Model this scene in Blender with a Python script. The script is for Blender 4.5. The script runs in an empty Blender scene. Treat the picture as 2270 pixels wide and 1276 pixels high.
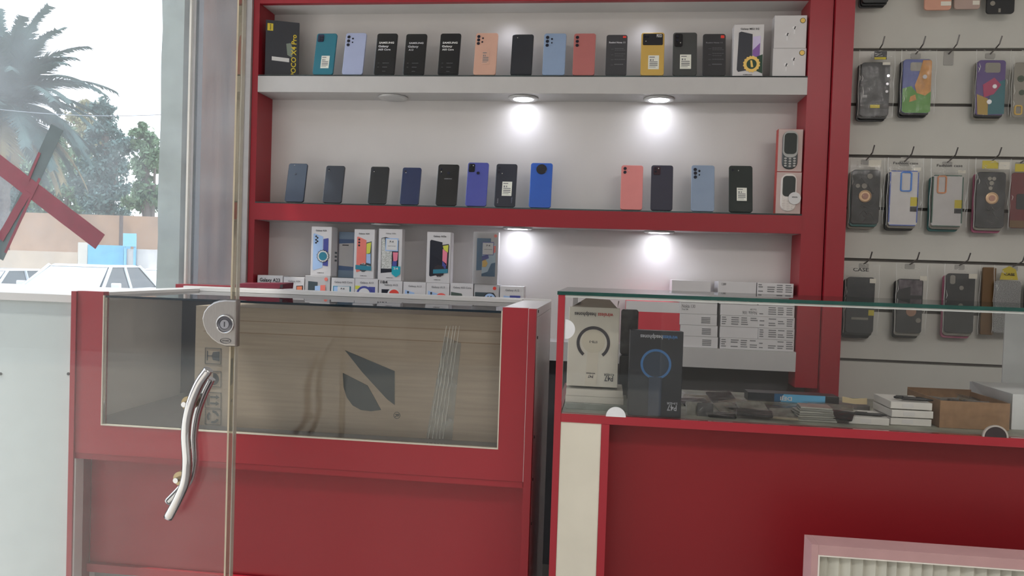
import bpy, bmesh, math, random
from mathutils import Vector, Matrix
from math import sin, cos, pi, radians
random.seed(7)
S = bpy.context.scene
COL = S.collection

# ---------------------------------------------------------------- camera, sky, lamps, exposure
F_PX, YAW, PITCH, ROLL, CAMZ = 1700.0, 0.119, 0.0245, 0.0328, 1.12
W_PX, H_PX = 2270.0, 1276.0
FW = Vector((-sin(YAW)*cos(PITCH), cos(YAW)*cos(PITCH), -sin(PITCH)))
_rt = Vector((cos(YAW), sin(YAW), 0)); _up = _rt.cross(FW)
RT = cos(ROLL)*_rt + sin(ROLL)*_up
UP = -sin(ROLL)*_rt + cos(ROLL)*_up
CAM = Vector((0, 0, CAMZ))
cd = bpy.data.cameras.new('camera'); cam = bpy.data.objects.new('camera', cd); COL.objects.link(cam)
cd.lens = F_PX/W_PX*36; cd.sensor_width = 36; cd.clip_start = 0.05; cd.clip_end = 300
mw = Matrix((RT, UP, -FW)).transposed().to_4x4(); mw.translation = CAM
cam.matrix_world = mw
S.camera = cam
vs = S.view_settings
vs.view_transform = 'Standard'; vs.look = 'None'; vs.gamma = 1; vs.use_curve_mapping = False
vs.exposure = 0.52

wd = bpy.data.worlds.new('sky'); S.world = wd; wd.use_nodes = True
nt = wd.node_tree; nt.nodes.clear()
wo = nt.nodes.new('ShaderNodeOutputWorld'); bg = nt.nodes.new('ShaderNodeBackground')
tc = nt.nodes.new('ShaderNodeTexCoord'); sp = nt.nodes.new('ShaderNodeSeparateXYZ'); rp = nt.nodes.new('ShaderNodeValToRGB')
nt.links.new(tc.outputs['Generated'], sp.inputs[0]); nt.links.new(sp.outputs['Z'], rp.inputs[0])
rp.color_ramp.elements[0].position = 0.0; rp.color_ramp.elements[0].color = (0.93, 0.96, 1, 1)
rp.color_ramp.elements[1].position = 0.7; rp.color_ramp.elements[1].color = (0.70, 0.84, 1, 1)
nt.links.new(rp.outputs[0], bg.inputs[0]); bg.inputs[1].default_value = 2.3
nt.links.new(bg.outputs[0], wo.inputs[0])

def lamp(name, kind, loc, energy, color=(1, 1, 1), rot=(0, 0, 0), size=None, size_y=None, spread=None, label=None):
    l = bpy.data.lights.new(name, kind); o = bpy.data.objects.new(name, l); COL.objects.link(o)
    l.energy = energy; l.color = color; o.location = loc; o.rotation_euler = rot
    if kind == 'AREA':
        l.shape = 'RECTANGLE'; l.size = size; l.size_y = size_y or size
        if spread: l.spread = spread
    elif kind == 'SPOT':
        l.spot_size = spread or 2.0; l.spot_blend = 1.0; l.shadow_soft_size = size or 0.03
    elif kind == 'SUN': l.angle = size
    return o
lamp('ceiling_fill', 'AREA', (1.2, -0.2, 2.52), 19, (1, .96, .92), size=1.2, size_y=.3)  # unseen soft fill added under the ceiling to brighten the shop
sun = lamp('sun', 'SUN', (-6, 12, 12), 2.4, (1, .95, .86), size=0.03)
sun.rotation_euler = Vector((0.55, 0.18, -1.0)).to_track_quat('-Z', 'Y').to_euler()

# ---------------------------------------------------------------- projection of photo measurements onto real planes
def ray(px, py): return FW + RT*((px-W_PX/2)/F_PX) + UP*(-(py-H_PX/2)/F_PX)
def U(px, py, Y):
    r = ray(px, py); return CAM + r*(Y/r.y)
def UZ(px, py, Z):
    r = ray(px, py); return CAM + r*((Z-CAMZ)/r.z)
def proj(p):
    d = Vector(p)-CAM; k = d.dot(FW)
    return W_PX/2+F_PX*d.dot(RT)/k, H_PX/2-F_PX*d.dot(UP)/k
def XZ(px, py, Y): p = U(px, py, Y); return p.x, p.z

# ---------------------------------------------------------------- materials
def s2l(c): c /= 255.0; return c/12.92 if c <= .04045 else ((c+.055)/1.055)**2.4
def C(r, g, b, k=1.0): return tuple(min(.88, s2l(v)*k) for v in (r, g, b))
def A(r, g, b): return C(r, g, b, .8+.75*min(1, max(r, g, b)/130))        # surface colour of things seen in the shop's soft light
MATS = {}
def M(name, col=(.8, .8, .8), rough=.5, metal=0.0, var=.05, scale=20, bump=0.0, coat=0.0, emit=None, estr=1.0, stretch=(1, 1, 1), spec=.5):
    if name in MATS: return MATS[name]
    m = bpy.data.materials.new(name); m.use_nodes = True; n = m.node_tree.nodes; L = m.node_tree.links
    b = n['Principled BSDF']; b.inputs['Roughness'].default_value = rough; b.inputs['Metallic'].default_value = metal
    b.inputs['Specular IOR Level'].default_value = spec
    b.inputs['Coat Weight'].default_value = coat; b.inputs['Coat Roughness'].default_value = .06
    t = n.new('ShaderNodeTexCoord'); mp = n.new('ShaderNodeMapping'); mp.inputs['Scale'].default_value = stretch
    no = n.new('ShaderNodeTexNoise'); no.inputs['Scale'].default_value = scale; no.inputs['Detail'].default_value = 5
    cr = n.new('ShaderNodeValToRGB')
    cr.color_ramp.elements[0].color = tuple(c*(1-var) for c in col)+(1,); cr.color_ramp.elements[0].position = .3
    cr.color_ramp.elements[1].color = tuple(min(1, c*(1+var)) for c in col)+(1,); cr.color_ramp.elements[1].position = .7
    L.new(t.outputs['Object'], mp.inputs[0]); L.new(mp.outputs[0], no.inputs[0]); L.new(no.outputs[0], cr.inputs[0]); L.new(cr.outputs[0], b.inputs['Base Color'])
    if bump:
        bp = n.new('ShaderNodeBump'); bp.inputs['Strength'].default_value = bump; bp.inputs['Distance'].default_value = .01
        L.new(no.outputs[0], bp.inputs['Height']); L.new(bp.outputs[0], b.inputs['Normal'])
    if emit: b.inputs['Emission Color'].default_value = emit+(1,); b.inputs['Emission Strength'].default_value = estr
    MATS[name] = m; return m
def glassm(name, tint=(1, 1, 1), dust_haze=0.0, ior=1.45, rough=0.0, dust_haze_col=(.8, .85, .88), bump=0.0, streak=False):
    if name in MATS: return MATS[name]
    m = bpy.data.materials.new(name); m.use_nodes = True; n = m.node_tree.nodes; L = m.node_tree.links; n.clear()
    o = n.new('ShaderNodeOutputMaterial'); tr = n.new('ShaderNodeBsdfTransparent'); tr.inputs[0].default_value = tint+(1,)
    gl = n.new('ShaderNodeBsdfGlossy'); gl.inputs['Roughness'].default_value = rough
    fr = n.new('ShaderNodeFresnel'); fr.inputs[0].default_value = ior
    mx = n.new('ShaderNodeMixShader'); L.new(fr.outputs[0], mx.inputs[0]); L.new(tr.outputs[0], mx.inputs[1]); L.new(gl.outputs[0], mx.inputs[2])
    out = mx
    t = n.new('ShaderNodeTexCoord'); no = n.new('ShaderNodeTexNoise'); no.inputs['Scale'].default_value = 6; no.inputs['Detail'].default_value = 6
    L.new(t.outputs['Object'], no.inputs[0])
    if bump:
        no.inputs['Scale'].default_value = 28
        bp = n.new('ShaderNodeBump'); bp.inputs['Strength'].default_value = bump; bp.inputs['Distance'].default_value = .004
        L.new(no.outputs[0], bp.inputs['Height']); L.new(bp.outputs[0], gl.inputs['Normal'])
    if dust_haze:
        df = n.new('ShaderNodeBsdfDiffuse'); df.inputs[0].default_value = dust_haze_col+(1,)
        tl = n.new('ShaderNodeBsdfTranslucent'); tl.inputs[0].default_value = dust_haze_col+(1,)
        ad = n.new('ShaderNodeMixShader'); ad.inputs[0].default_value = .5; L.new(df.outputs[0], ad.inputs[1]); L.new(tl.outputs[0], ad.inputs[2])
        mr = n.new('ShaderNodeMapRange'); mr.inputs[1].default_value = .3; mr.inputs[2].default_value = .7; mr.inputs[3].default_value = dust_haze*.6; mr.inputs[4].default_value = dust_haze*1.4
        L.new(no.outputs[0], mr.inputs[0])
        m2 = n.new('ShaderNodeMixShader'); L.new(mr.outputs[0], m2.inputs[0]); L.new(mx.outputs[0], m2.inputs[1]); L.new(ad.outputs[0], m2.inputs[2]); out = m2
    L.new(out.outputs[0], o.inputs[0]); MATS[name] = m; return m

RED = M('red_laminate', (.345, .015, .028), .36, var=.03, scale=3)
DKRED = M('red_laminate_shaded', (.22, .006, .011), .45, var=.04, scale=4)  # darker copy of the red laminate, recess shade put into its colour
WHT = M('white_laminate', (.72, .70, .69), .35, var=.02)
CREAM = M('cream_laminate', (.68, .64, .54), .45, var=.04, scale=8)
GREY = M('grey_laminate', (.30, .29, .29), .5)
PANEL = M('white_back_panel', (.68, .65, .64), .5, var=.03, scale=5)
CASEG = glassm('counter_glass', (.985, .99, .985), dust_haze=.007, ior=1.34)
GEDGE = M('glass_edge_green', (.004, .06, .05), .1, var=.2)
GEDGED = M('glass_edge_dark', (.01, .02, .03), .15)
DOORG = glassm('door_glass', (.985, .99, .99), dust_haze=.03, ior=1.36, dust_haze_col=(.75, .8, .85))
WING = glassm('window_glass_hazy', (.98, .985, .99), dust_haze=.12, ior=1.34, dust_haze_col=(.82, .9, .97))  # milky mix puts the glare haze over the street into the glass
FILM = glassm('plastic_film', (.99, .99, .99), dust_haze=.025, rough=.08, bump=1.0, ior=1.45)
CHROME = M('polished_chrome', (.62, .62, .64), .06, 1.0, var=.02)
STEEL = M('brushed_steel', (.36, .34, .33), .38, .9, var=.05, scale=60, stretch=(8, 1, 1))
BLACKP = M('black_plastic', (.012, .012, .015), .35)
WPAPER = M('white_paper', (.74, .73, .73), .6, var=.02)
BOXW = M('white_card', (.70, .68, .69), .5, var=.02)
INK = M('black_ink', (.03, .03, .035), .6)
GINK = M('grey_ink', (.22, .22, .23), .6)
GOLD = M('gold_foil', A(170, 140, 70), .35, .3)
BROWN = M('brown_cardboard', (.33, .23, .155), .8, var=.08, scale=30, stretch=(1, 1, 8))
LENS = M('lens_glass', (.01, .012, .025), .08)
ALU = M('aluminium', (.62, .60, .60), .35, .4)

# ---------------------------------------------------------------- mesh building
class MB:
    def __init__(s): s.v = []; s.f = []; s.m = []
    def add(s, vs_, fs, mi=0):
        o = len(s.v); s.v += [tuple(v) for v in vs_]; s.f += [tuple(i+o for i in f) for f in fs]; s.m += [mi]*len(fs); return s
    def box(s, x0, x1, y0, y1, z0, z1, mi=0):
        return s.add([(x0,y0,z0),(x1,y0,z0),(x1,y1,z0),(x0,y1,z0),(x0,y0,z1),(x1,y0,z1),(x1,y1,z1),(x0,y1,z1)],
                     [(0,3,2,1),(4,5,6,7),(0,1,5,4),(1,2,6,5),(2,3,7,6),(3,0,4,7)], mi)
    def loft(s, rings, mi=0, cap=True):
        n = len(rings[0]); vs_ = [p for r in rings for p in r]; fs = []
        for k in range(len(rings)-1):
            for i in range(n):
                j = (i+1) % n; fs.append((k*n+i, k*n+j, (k+1)*n+j, (k+1)*n+i))
        if cap: fs.append(tuple(reversed(range(n)))); fs.append(tuple((len(rings)-1)*n+i for i in range(n)))
        return s.add(vs_, fs, mi)
    def prism(s, pts, y0, y1, mi=0):           # outline in x, z swept along y
        return s.loft([[(x, y0, z) for x, z in pts], [(x, y1, z) for x, z in pts]], mi)
    def slab(s, w, h, t, r, b=.0012, cx=0, z0=0, y0=0, mi=0):   # rounded plate standing in x-z, front face at y0
        def ring(ins, y):
            return [(x, y, z) for x, z in rrect(cx-w/2+ins, z0+ins, cx+w/2-ins, z0+h-ins, max(r-ins, .0002))]
        return s.loft([ring(b, y0), ring(b*.3, y0+b*.3), ring(0, y0+b), ring(0, y0+t-b), ring(b*.3, y0+t-b*.3), ring(b, y0+t)], mi)
    def tube(s, pts, r, n=10, mi=0):
        pts = [Vector(p) for p in pts]; rings = []; up = None
        for i, p in enumerate(pts):
            d = (pts[min(i+1, len(pts)-1)]-pts[max(i-1, 0)]).normalized()
            if up is None: up = d.orthogonal().normalized()
            up = (up-d*up.dot(d)).normalized(); bi = d.cross(up)
            rr = r[i] if isinstance(r, (list, tuple)) else r
            rings.append([tuple(p+up*(rr*cos(a))+bi*(rr*sin(a))) for a in [2*pi*k/n for k in range(n)]])
        return s.loft(rings, mi)
    def disc(s, cx, cz, r, y0, y1, n=24, mi=0, rz=None, a0=0, a1=2*pi):
        full = abs(a1-a0-2*pi) < 1e-6; k = n if full else n+1
        return s.prism([(cx+r*cos(a0+(a1-a0)*i/n), cz+(rz or r)*sin(a0+(a1-a0)*i/n)) for i in range(k)], y0, y1, mi)
    def ringp(s, cx, cz, r0, r1, y0, y1, a0=0, a1=2*pi, n=32, mi=0):
        for i in range(n):
            a, b = a0+(a1-a0)*i/n, a0+(a1-a0)*(i+1)/n
            s.prism([(cx+r0*cos(a), cz+r0*sin(a)), (cx+r1*cos(a), cz+r1*sin(a)), (cx+r1*cos(b), cz+r1*sin(b)), (cx+r0*cos(b), cz+r0*sin(b))], y0, y1, mi)
        return s
    def turn(s, prof, c=(0, 0, 0), n=24, mi=0, axis='z'):
        rings = []
        for r, h in prof:
            rings.append([(c[0]+r*cos(a), c[1]+r*sin(a), c[2]+h) if axis == 'z' else (c[0]+r*cos(a), c[1]+h, c[2]+r*sin(a)) for a in [2*pi*k/n for k in range(n)]])
        return s.loft(rings, mi)
    def build(s, name, mats, parent=None, world=False, smooth=False):
        if not isinstance(mats, (list, tuple)): mats = [mats]
        off = parent.location if (parent is not None and world) else Vector((0, 0, 0))
        me = bpy.data.meshes.new(name); me.from_pydata([(v[0]-off[0], v[1]-off[1], v[2]-off[2]) for v in s.v], [], s.f)
        bm = bmesh.new(); bm.from_mesh(me); bmesh.ops.recalc_face_normals(bm, faces=bm.faces); bm.to_mesh(me); bm.free()
        for m in mats: me.materials.append(m)
        me.polygons.foreach_set('material_index', s.m)
        if smooth: me.polygons.foreach_set('use_smooth', [len(p.vertices) < 5 for p in me.polygons])
        o = bpy.data.objects.new(name, me); COL.objects.link(o)
        if parent is not None: o.parent = parent
        return o
def rrect(x0, z0, x1, z1, r, n=5):
    r = min(r, (x1-x0)/2.01, (z1-z0)/2.01); p = []
    for cx, cz, a in ((x1-r, z1-r, 0), (x0+r, z1-r, pi/2), (x0+r, z0+r, pi), (x1-r, z0+r, 1.5*pi)):
        for k in range(n+1): t = a+pi/2*k/n; p.append((cx+r*cos(t), cz+r*sin(t)))
    return p
def thing(name, label, cat, loc=(0, 0, 0), rot=(0, 0, 0), group=None):
    o = bpy.data.objects.new(name, None); COL.objects.link(o); o.empty_display_size = .05
    o.location = loc; o.rotation_euler = rot; return tag(o, label, cat, group)
def tag(o, label, cat, group=None):
    o['label'] = label; o['category'] = cat
    if group: o['group'] = group
    return o
def struct(o): o['kind'] = 'structure'; return o
FC = {}
def text_mesh(t, bold):
    if (t, bold) not in FC:
        c = bpy.data.curves.new('t', 'FONT'); c.body = t; c.size = 1; c.align_x = 'CENTER'; c.align_y = 'CENTER'; c.resolution_u = 2; c.offset = .02 if bold else .0
        o = bpy.data.objects.new('t', c); COL.objects.link(o); bpy.context.view_layer.update()
        me = bpy.data.meshes.new_from_object(o.evaluated_get(bpy.context.evaluated_depsgraph_get()))
        FC[(t, bold)] = ([v.co.copy() for v in me.vertices], [tuple(p.vertices) for p in me.polygons])
        bpy.data.objects.remove(o); bpy.data.curves.remove(c); bpy.data.meshes.remove(me)
    return FC[(t, bold)]
def text(t, size, mat, parent, x, z, y=-.0004, ang=0, width=None, bold=True, name='lettering', mirror=False, world=False, squash=1):
    vs_, fs = text_mesh(t, bold)
    w = max(v.x for v in vs_)-min(v.x for v in vs_)
    kx = size if not width else width/w
    kx = kx if squash == 1 else kx*squash
    if mirror: kx = -kx
    m = MB(); ca, sa = cos(ang), sin(ang)
    m.add([(x+v.x*kx*ca-v.y*size*sa, y, z+v.x*kx*sa+v.y*size*ca) for v in vs_], fs)
    return m.build(name, mat, parent, world=world)

# ---------------------------------------------------------------- the room
YS, YB = 2.55, 2.67            # shelf fronts, shelf back panel
X_SH0 = U(557, 300, YS).x; X_SH1 = U(1890, 0, YS).x
m = MB().box(-2.4, 3.1, 1.0, 2.9, -.06, 0); m.box(-.4, 3.1, -1.6, 1.0, -.06, 0)
struct(m.build('floor', M('floor_tile', (.35, .33, .31), .4)))
struct(MB().box(-1.75, 2.3, .9, 3.3, 2.55, 2.65).box(-1.75, 2.3, -3.4, .9, 2.55, 2.65).build('ceiling', M('ceiling_paint', (.72, .70, .68), .7)))  # rear slab added behind the viewer to keep sky out of reflections
struct(MB().box(X_SH0-.01, 2.3, 2.76, 2.9, 0, 2.55).build('wall_back', M('wall_paint', (.66, .64, .6), .7)))
struct(MB().box(2.2, 2.3, -1.6, 2.76, 0, 2.55).build('wall_right', MATS['wall_paint']))
struct(MB().box(.35, 2.2, -1.6, -1.5, 0, 2.55).build('wall_front', MATS['wall_paint']))

# window to the street, left of the shelves
YW = 2.50
xj = U(418, 300, YW).x
m = MB().box(-3.2, U(531, 300, YW).x, YW, YW+.008, .75, 2.5)
w1 = struct(m.build('window_1', WING))
a, b = U(530, 300, YS-.01).x, X_SH0-.003
m = MB().box(a+.002, a+.014, YS-.012, YS+.05, .6, 2.55).box(a+.0145, b-.004, YS-.006, YS+.05, .6, 2.55).box(b-.0035, b-.0005, YS-.010, YS+.04, .6, 2.55)
struct(m.build('trim_1', ALU))
struct(MB().box(xj, xj+.007, YW-.01, YW+.02, .75, 2.55).build('trim_2', M('cream_bead', (.7, .66, .6), .5)))
struct(MB().box(-3.2, a, YW-.05, YW+.12, 0, .75).build('wall_left', WHT))
ra = U(405, 633, YW-.02); rb = U(560, 637, YW-.02)
tag(MB().box(xj, X_SH0-.004, YW-.06, YW-.012, rb.z-.022, rb.z+.004).build('rail_ledge', RED), 'thin red strip for the cabinet rail and its reflection at the window foot', 'ledge')  # solid red strip stands for the cabinet rail together with its reflection
# plastered pier and stucco outside the window
YP = 2.95
def vband(px0, px1, y0, y1, Y=YP):
    return U(px0, 300, Y).x, U(px1, 300, Y).x, y0, y1
PLA = M('grey_green_plaster', (.40, .44, .40), .9, var=.13, scale=9, bump=.6)
m = MB(); n = 30; x0, x1 = U(354, 300, YP).x, U(403, 300, YP).x
rings = []
for k in range(n+1):
    z = -.35+k*(3.6/n); j = (random.random()-.5)*.006
    rings.append([(x0+j, YP, z), (x1, YP, z), (x1, YP+.25, z), (x0+j, YP+.25, z)])
m.loft(rings); pier = m.build('wall_outside_pier', PLA); struct(pier)
STU = M('brown_stucco', (.17, .105, .09), .9, var=.5, scale=7, stretch=(3.0, 1, .16), bump=.3)
x0, x1, _, _ = vband(440, 560, 0, 0)
struct(MB().box(x0, x1+.1, YP+.02, YP+.3, -.35, 3.25).build('wall_outside', STU))
x0, x1, _, _ = vband(405, 418, 0, 0)
struct(MB().box(x0-.004, x1+.004, YP+.10, YP+.3, -.35, 3.25).build('trim_3', M('dark_blue_gap', (.07, .10, .14), .6)))
x0, x1, _, _ = vband(419, 440, 0, 0)
struct(MB().box(x0+.004, x1, YP+.05, YP+.3, -.35, 3.25).build('trim_4', M('pale_grey_strip', (.34, .33, .36), .6)))

# tape cross on the window
def strip(name, p0, p1, wpx, mat, Y, jag=0):
    a, b = U(*p0, Y), U(*p1, Y); w = wpx/F_PX*Y/2
    d = (b-a); d.y = 0; L_ = d.length; d.normalize(); nx, nz = -d.z, d.x; m = MB(); k = 14; top = []; bot = []
    for i in range(k+1):
        t = i/k*L_; j = (random.random()-.5)*jag
        top.append((a.x+d.x*t+nx*(w+j), a.z+d.z*t+nz*(w+j))); bot.append((a.x+d.x*t-nx*(w-j*.6), a.z+d.z*t-nz*(w-j*.6)))
    for i in range(k):
        m.prism([bot[i], bot[i+1], top[i+1], top[i]], Y-.0008, Y)
    return m
TG = M('grey_tape', (.085, .115, .12), .7, var=.1); TR = M('dark_red_tape', (.20, .02, .04), .6, var=.12)
o = strip('t', (127, 282), (-6, 570), 35, TG, YW-.001).build('window_tape', TG)
tag(o, 'grey tape strip running up to the right on the window', 'tape')
o2 = strip('t', (-40, 335), (222, 536), 42, TR, YW-.0022, .0015).build('window_tape', TR)
tag(o2, 'dark red tape strip running down to the right across the window', 'tape')
mm = strip('t', (88, 338), (62, 400), 7, TR, YW-.0032); m2_ = strip('t', (62, 425), (0, 530), 20, TR, YW-.0032, .002); m3_ = strip('t', (88, 395), (12, 560), 7, TR, YW-.0036, .001)
for q in (m2_, m3_): mm.add(q.v, q.f)
tag(mm.build('tape_remnant', TR), 'torn dark red tape scraps left along the grey strip of the window cross', 'tape')

# ---------------------------------------------------------------- street beyond the window
struct(MB().add([(-60, -30, -.46), (60, -30, -.46), (60, 60, -.46), (-60, 60, -.46)], [(0, 1, 2, 3)]).build('ground', M('dusty_road', (.50, .45, .38), .95, var=.1, scale=2)))
def wallrect(name, px0, px1, pyt, Y, d, mat, label, cat='wall', zb=-.46):
    x0, x1 = U(px0, pyt, Y).x, U(px1, pyt, Y).x; zt = U((px0+px1)/2, pyt, Y).z
    return tag(MB().box(x0, x1, Y, Y+d, zb, zt).build(name, mat), label, cat)
PEACH = M('peach_render', (.50, .33, .23), .95, var=.08, scale=2); BEI = M('beige_render', (.52, .42, .33), .95, var=.08, scale=2)
p0, p1 = U(-500, 452, 24), U(600, 492, 24)
m = MB().add([(p0.x, 24, -.46), (p1.x, 24, -.46), (p1.x, 24.3, -.46), (p0.x, 24.3, -.46), (p0.x, 24, p0.z), (p1.x, 24, p1.z+.05), (p1.x, 24.3, p1.z+.05), (p0.x, 24.3, p0.z)],
   [(0,3,2,1),(4,5,6,7),(0,1,5,4),(1,2,6,5),(2,3,7,6),(3,0,4,7)])
tag(m.build('boundary_wall', PEACH), 'long peach rendered wall across the street below the trees', 'wall')
wallrect('low_wall', -200, 172, 553, 19, .3, BEI, 'low beige wall in front of the peach wall, behind the cars')
wallrect('gate_pillar', 173, 194, 537, 18.9, .35, M('pale_render', (.60, .56, .50), .9), 'pale rendered pillar left of the blue painted wall', 'pillar')
bl = thing('painted_wall', 'sky blue painted wall with green plants painted along its foot', 'wall', U(234, 600, 18.8))
x0, x1, zt = U(195, 545, 18.8).x, U(274, 545, 18.8).x, U(234, 543, 18.8).z
MB().box(x0, x1, 18.8, 19.1, -.46, zt).build('wall_panel', M('sky_blue_paint', (.16, .42, .62), .8, var=.12, scale=3), bl, world=True)
m = MB()
for k in range(16):
    cx = x0+(x1-x0)*(k+.5)/16; hh = .28+.3*random.random()
    m.prism([(cx-.06, .1), (cx+.05, .1), (cx+.09+.1*random.random(), .30+hh*.7), (cx-.02, .22+hh)], 18.785, 18.8)
m.box(x0, x1, 18.788, 18.8, -.3, .25); m.disc(x0+.12, .62, .1, 18.78, 18.8); m.disc(x0+.75, .6, .13, 18.78, 18.8); m.box(x0+.12, x0+.75, 18.788, 18.8, .58, .62)
m.build('painted_plants', M('leaf_green_paint', (.06, .30, .16), .8, var=.2), bl, world=True)
wallrect('blue_signboard', 273, 300, 517, 18.6, .05, M('light_blue_board', (.22, .50, .72), .7), 'small light blue board on posts above the painted walls', 'board', zb=U(286, 546, 18.6).z)
sbd = [o for o in COL.objects if o.name == 'blue_signboard'][0]
for px in (276, 297): q = U(px, 540, 18.62); MB().box(q.x-.03, q.x+.03, 18.65, 18.68, -.46, q.z+.2).build('board_post', MATS['light_blue_board'], sbd)
gw = thing('whitewashed_wall', 'whitewashed low wall with green paint at its foot beside the pier', 'wall', U(310, 600, 18.7))
x0, x1, zt = U(275, 552, 18.7).x, U(420, 552, 18.7).x, U(310, 552, 18.7).z
MB().box(x0, x1, 18.7, 19.0, -.46, zt).build('wall_panel', M('old_whitewash', (.60, .57, .55), .9, var=.12, scale=3), gw, world=True)
MB().box(x0+.5, x1, 18.69, 18.7, -.3, .28).build('painted_foot', MATS['leaf_green_paint'], gw, world=True)
pa, pb = U(269, 478, 23.7), U(267, 545, 23.7)
tag(MB().tube([(pa.x, 23.7, -.46), (pa.x, 23.7, pa.z)], .06).build('wooden_post', M('dark_post', (.16, .12, .11), .8)), 'dark post standing against the peach wall', 'post')
cw = [U(-60+i*50, 236+i*1.9, 15)+Vector((0, 0, -.10*sin(i/9*pi))) for i in range(11)]
tag(MB().tube(cw, .008, 5).build('overhead_cable', M('cable_black', (.2, .22, .25), .7)), 'thin overhead cable strung across the sky past the palm', 'cable')

def leaves(m, pts_fn, n, size, mi=0, asp=.45):
    for _ in range(n):
        p = pts_fn(); d = Vector((random.gauss(0, 1), random.gauss(0, 1), random.gauss(-.3, 1))).normalized(); e = d.orthogonal().normalized()
        e = (e*cos(random.random()*6.3)+d.cross(e)*sin(random.random()*6.3)).normalized(); s = size*(.6+random.random()*.8)
        m.add([p-d*s, p+e*s*asp, p+d*s, p-e*s*asp], [(0, 1, 2, 3)], mi)
def tree(loc, blobs, mat, label, nl=1300, size=.095):
    t = thing('leafy_tree', label, 'tree', loc); tr = MB()
    tr.tube([loc, Vector(loc)+Vector((.1, 0, 1.5)), Vector((blobs[0][0], loc[1], blobs[0][2]))], [.2, .16, .08], 8)
    for bx, by, bz, r in blobs[1:]: tr.tube([Vector(loc)+Vector((.1, 0, 1.4)), Vector((bx, by, bz))], [.1, .03], 6)
    tr.build('trunk', M('bark_grey', (.17, .14, .12), .9), t, world=True)
    m = MB()
    for bx, by, bz, r in blobs:
        sub = [(Vector((random.gauss(0, 1), random.gauss(0, 1), random.gauss(0, .8))).normalized()*r*random.random()**.5, r*(.18+.2*random.random())) for _ in range(11)]
        def f():
            c, q = random.choice(sub); return Vector((bx, by, bz))+c+Vector((random.gauss(0, 1), random.gauss(0, 1), random.gauss(0, 1)))*q*.55
        leaves(m, f, nl, size)
    m.build('foliage', mat, t, world=True)
LG = M('hazy_leaf', (.15, .24, .13), .7, var=.3, scale=3); LD = M('dark_leaf', (.085, .15, .135), .7, var=.3, scale=3); LY = M('dry_leaf', (.26, .24, .12), .7, var=.3, scale=3)
def B(px, py, Y, rpx): p = U(px, py, Y); return (p.x, p.y, p.z, rpx/F_PX*Y)
def T(bx, Y): p = U(bx, 500, Y); return (p.x, Y, -.46)
tree(T(235, 28), [B(236, 290, 28, 42), B(225, 240, 28, 26), B(262, 330, 28, 38), B(240, 370, 28, 60), B(208, 335, 28, 42), B(250, 430, 28, 62), B(205, 410, 28, 50), B(230, 460, 28, 60)], LD, 'tall dark tree with open branches right of the palm')
tree(T(330, 25.4), [B(322, 315, 25.4, 26), B(308, 290, 25.4, 18), B(325, 370, 25.4, 34), B(312, 440, 25.4, 40), B(335, 420, 25.4, 42), B(345, 340, 25.4, 35)], LG, 'lighter green tree partly behind the plastered pier')
tree(T(140, 30), [B(150, 400, 30, 60), B(185, 440, 30, 48), B(110, 420, 30, 55), B(165, 340, 30, 50), B(120, 350, 30, 55), B(140, 455, 30, 60), B(90, 380, 30, 45)], LG, 'bushy green tree behind the tape cross')
tree(T(30, 32), [B(30, 420, 32, 60), B(-20, 400, 32, 60), B(60, 380, 32, 55), B(70, 440, 32, 50), B(20, 350, 32, 50), B(30, 460, 32, 60)], LD, 'dark bushy tree at the left edge below the palm')
tree(T(188, 36), [B(182, 262, 36, 40), B(195, 300, 36, 38), B(165, 300, 36, 44), B(195, 238, 36, 20), B(190, 350, 36, 50)], LY, 'pale yellowish tree top between palm and dark tree')
# palm
pc = U(4, 232, 21)
pt = thing('date_palm', 'tall date palm with arching feathery fronds at the left edge', 'palm tree', (pc.x, 21, -.46))
m = MB(); pr = []
for i in range(26):
    z = -.46+(pc.z+.46)*i/25; pr.append((.24+.03*(i % 2)+(.06 if i > 22 else 0), z))
m.turn(pr, (pc.x, 21, 0), 12); m.build('trunk', M('palm_bark', (.16, .13, .12), .9, var=.3, scale=12), pt, world=True)
PL = M('palm_leaf', (.07, .11, .10), .85, spec=.15, var=.25, scale=2); PLY = M('palm_leaf_dry', (.26, .20, .10), .8, spec=.15, var=.25, scale=2)
def frond(el, az, L_, dry=False):
    m = MB(); d0 = Vector((cos(el)*cos(az), cos(el)*sin(az), sin(el))); p = Vector((pc.x, 21, pc.z)); pts = [p.copy()]; d = d0.copy(); N = 26
    for i in range(N):
        p = p+d*(L_/N); pts.append(p.copy()); d = (d+Vector((0, 0, -.042-.02*(i/N)))).normalized()
    m.tube(pts, [.03*(1-.85*i/N) for i in range(N+1)], 5)
    for i in range(3, N+1):
        for h in (0, .25, .5, .75):
            q = pts[i-1].lerp(pts[i], h); dd = (pts[i]-pts[i-1]).normalized(); s = dd.cross(Vector((0, 0, 1))).normalized(); l = .62*sin(min(1, (i+h)/N*1.15+.08)*pi*.93)+.12
            for sg in (-1, 1):
                e = (s*sg*.8+dd*.75+Vector((0, 0, .10-.35*random.random()))).normalized(); w = dd*.055
                m.add([q-w, q+w, q+e*l*(.85+.3*random.random())+Vector((0, 0, -.06))], [(0, 1, 2)])
    m.build('frond', PLY if dry else PL, pt, world=True)
for k in range(60):
    az = k*2.399963; el = radians(80-2.0*k+random.uniform(-4, 4))
    frond(el, az, 3.1+random.uniform(-.3, .3), dry=(k > 46 and k % 2 == 0))
for az, el in ((-.1, .95), (.2, .75), (-.25, .55), (.1, .36), (-.1, .15), (.3, -.02), (-.3, -.2), (.05, -.42), (.2, -.62), (-.2, 1.15)):
    frond(el, az, 3.05, dry=el < -.3)

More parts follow.
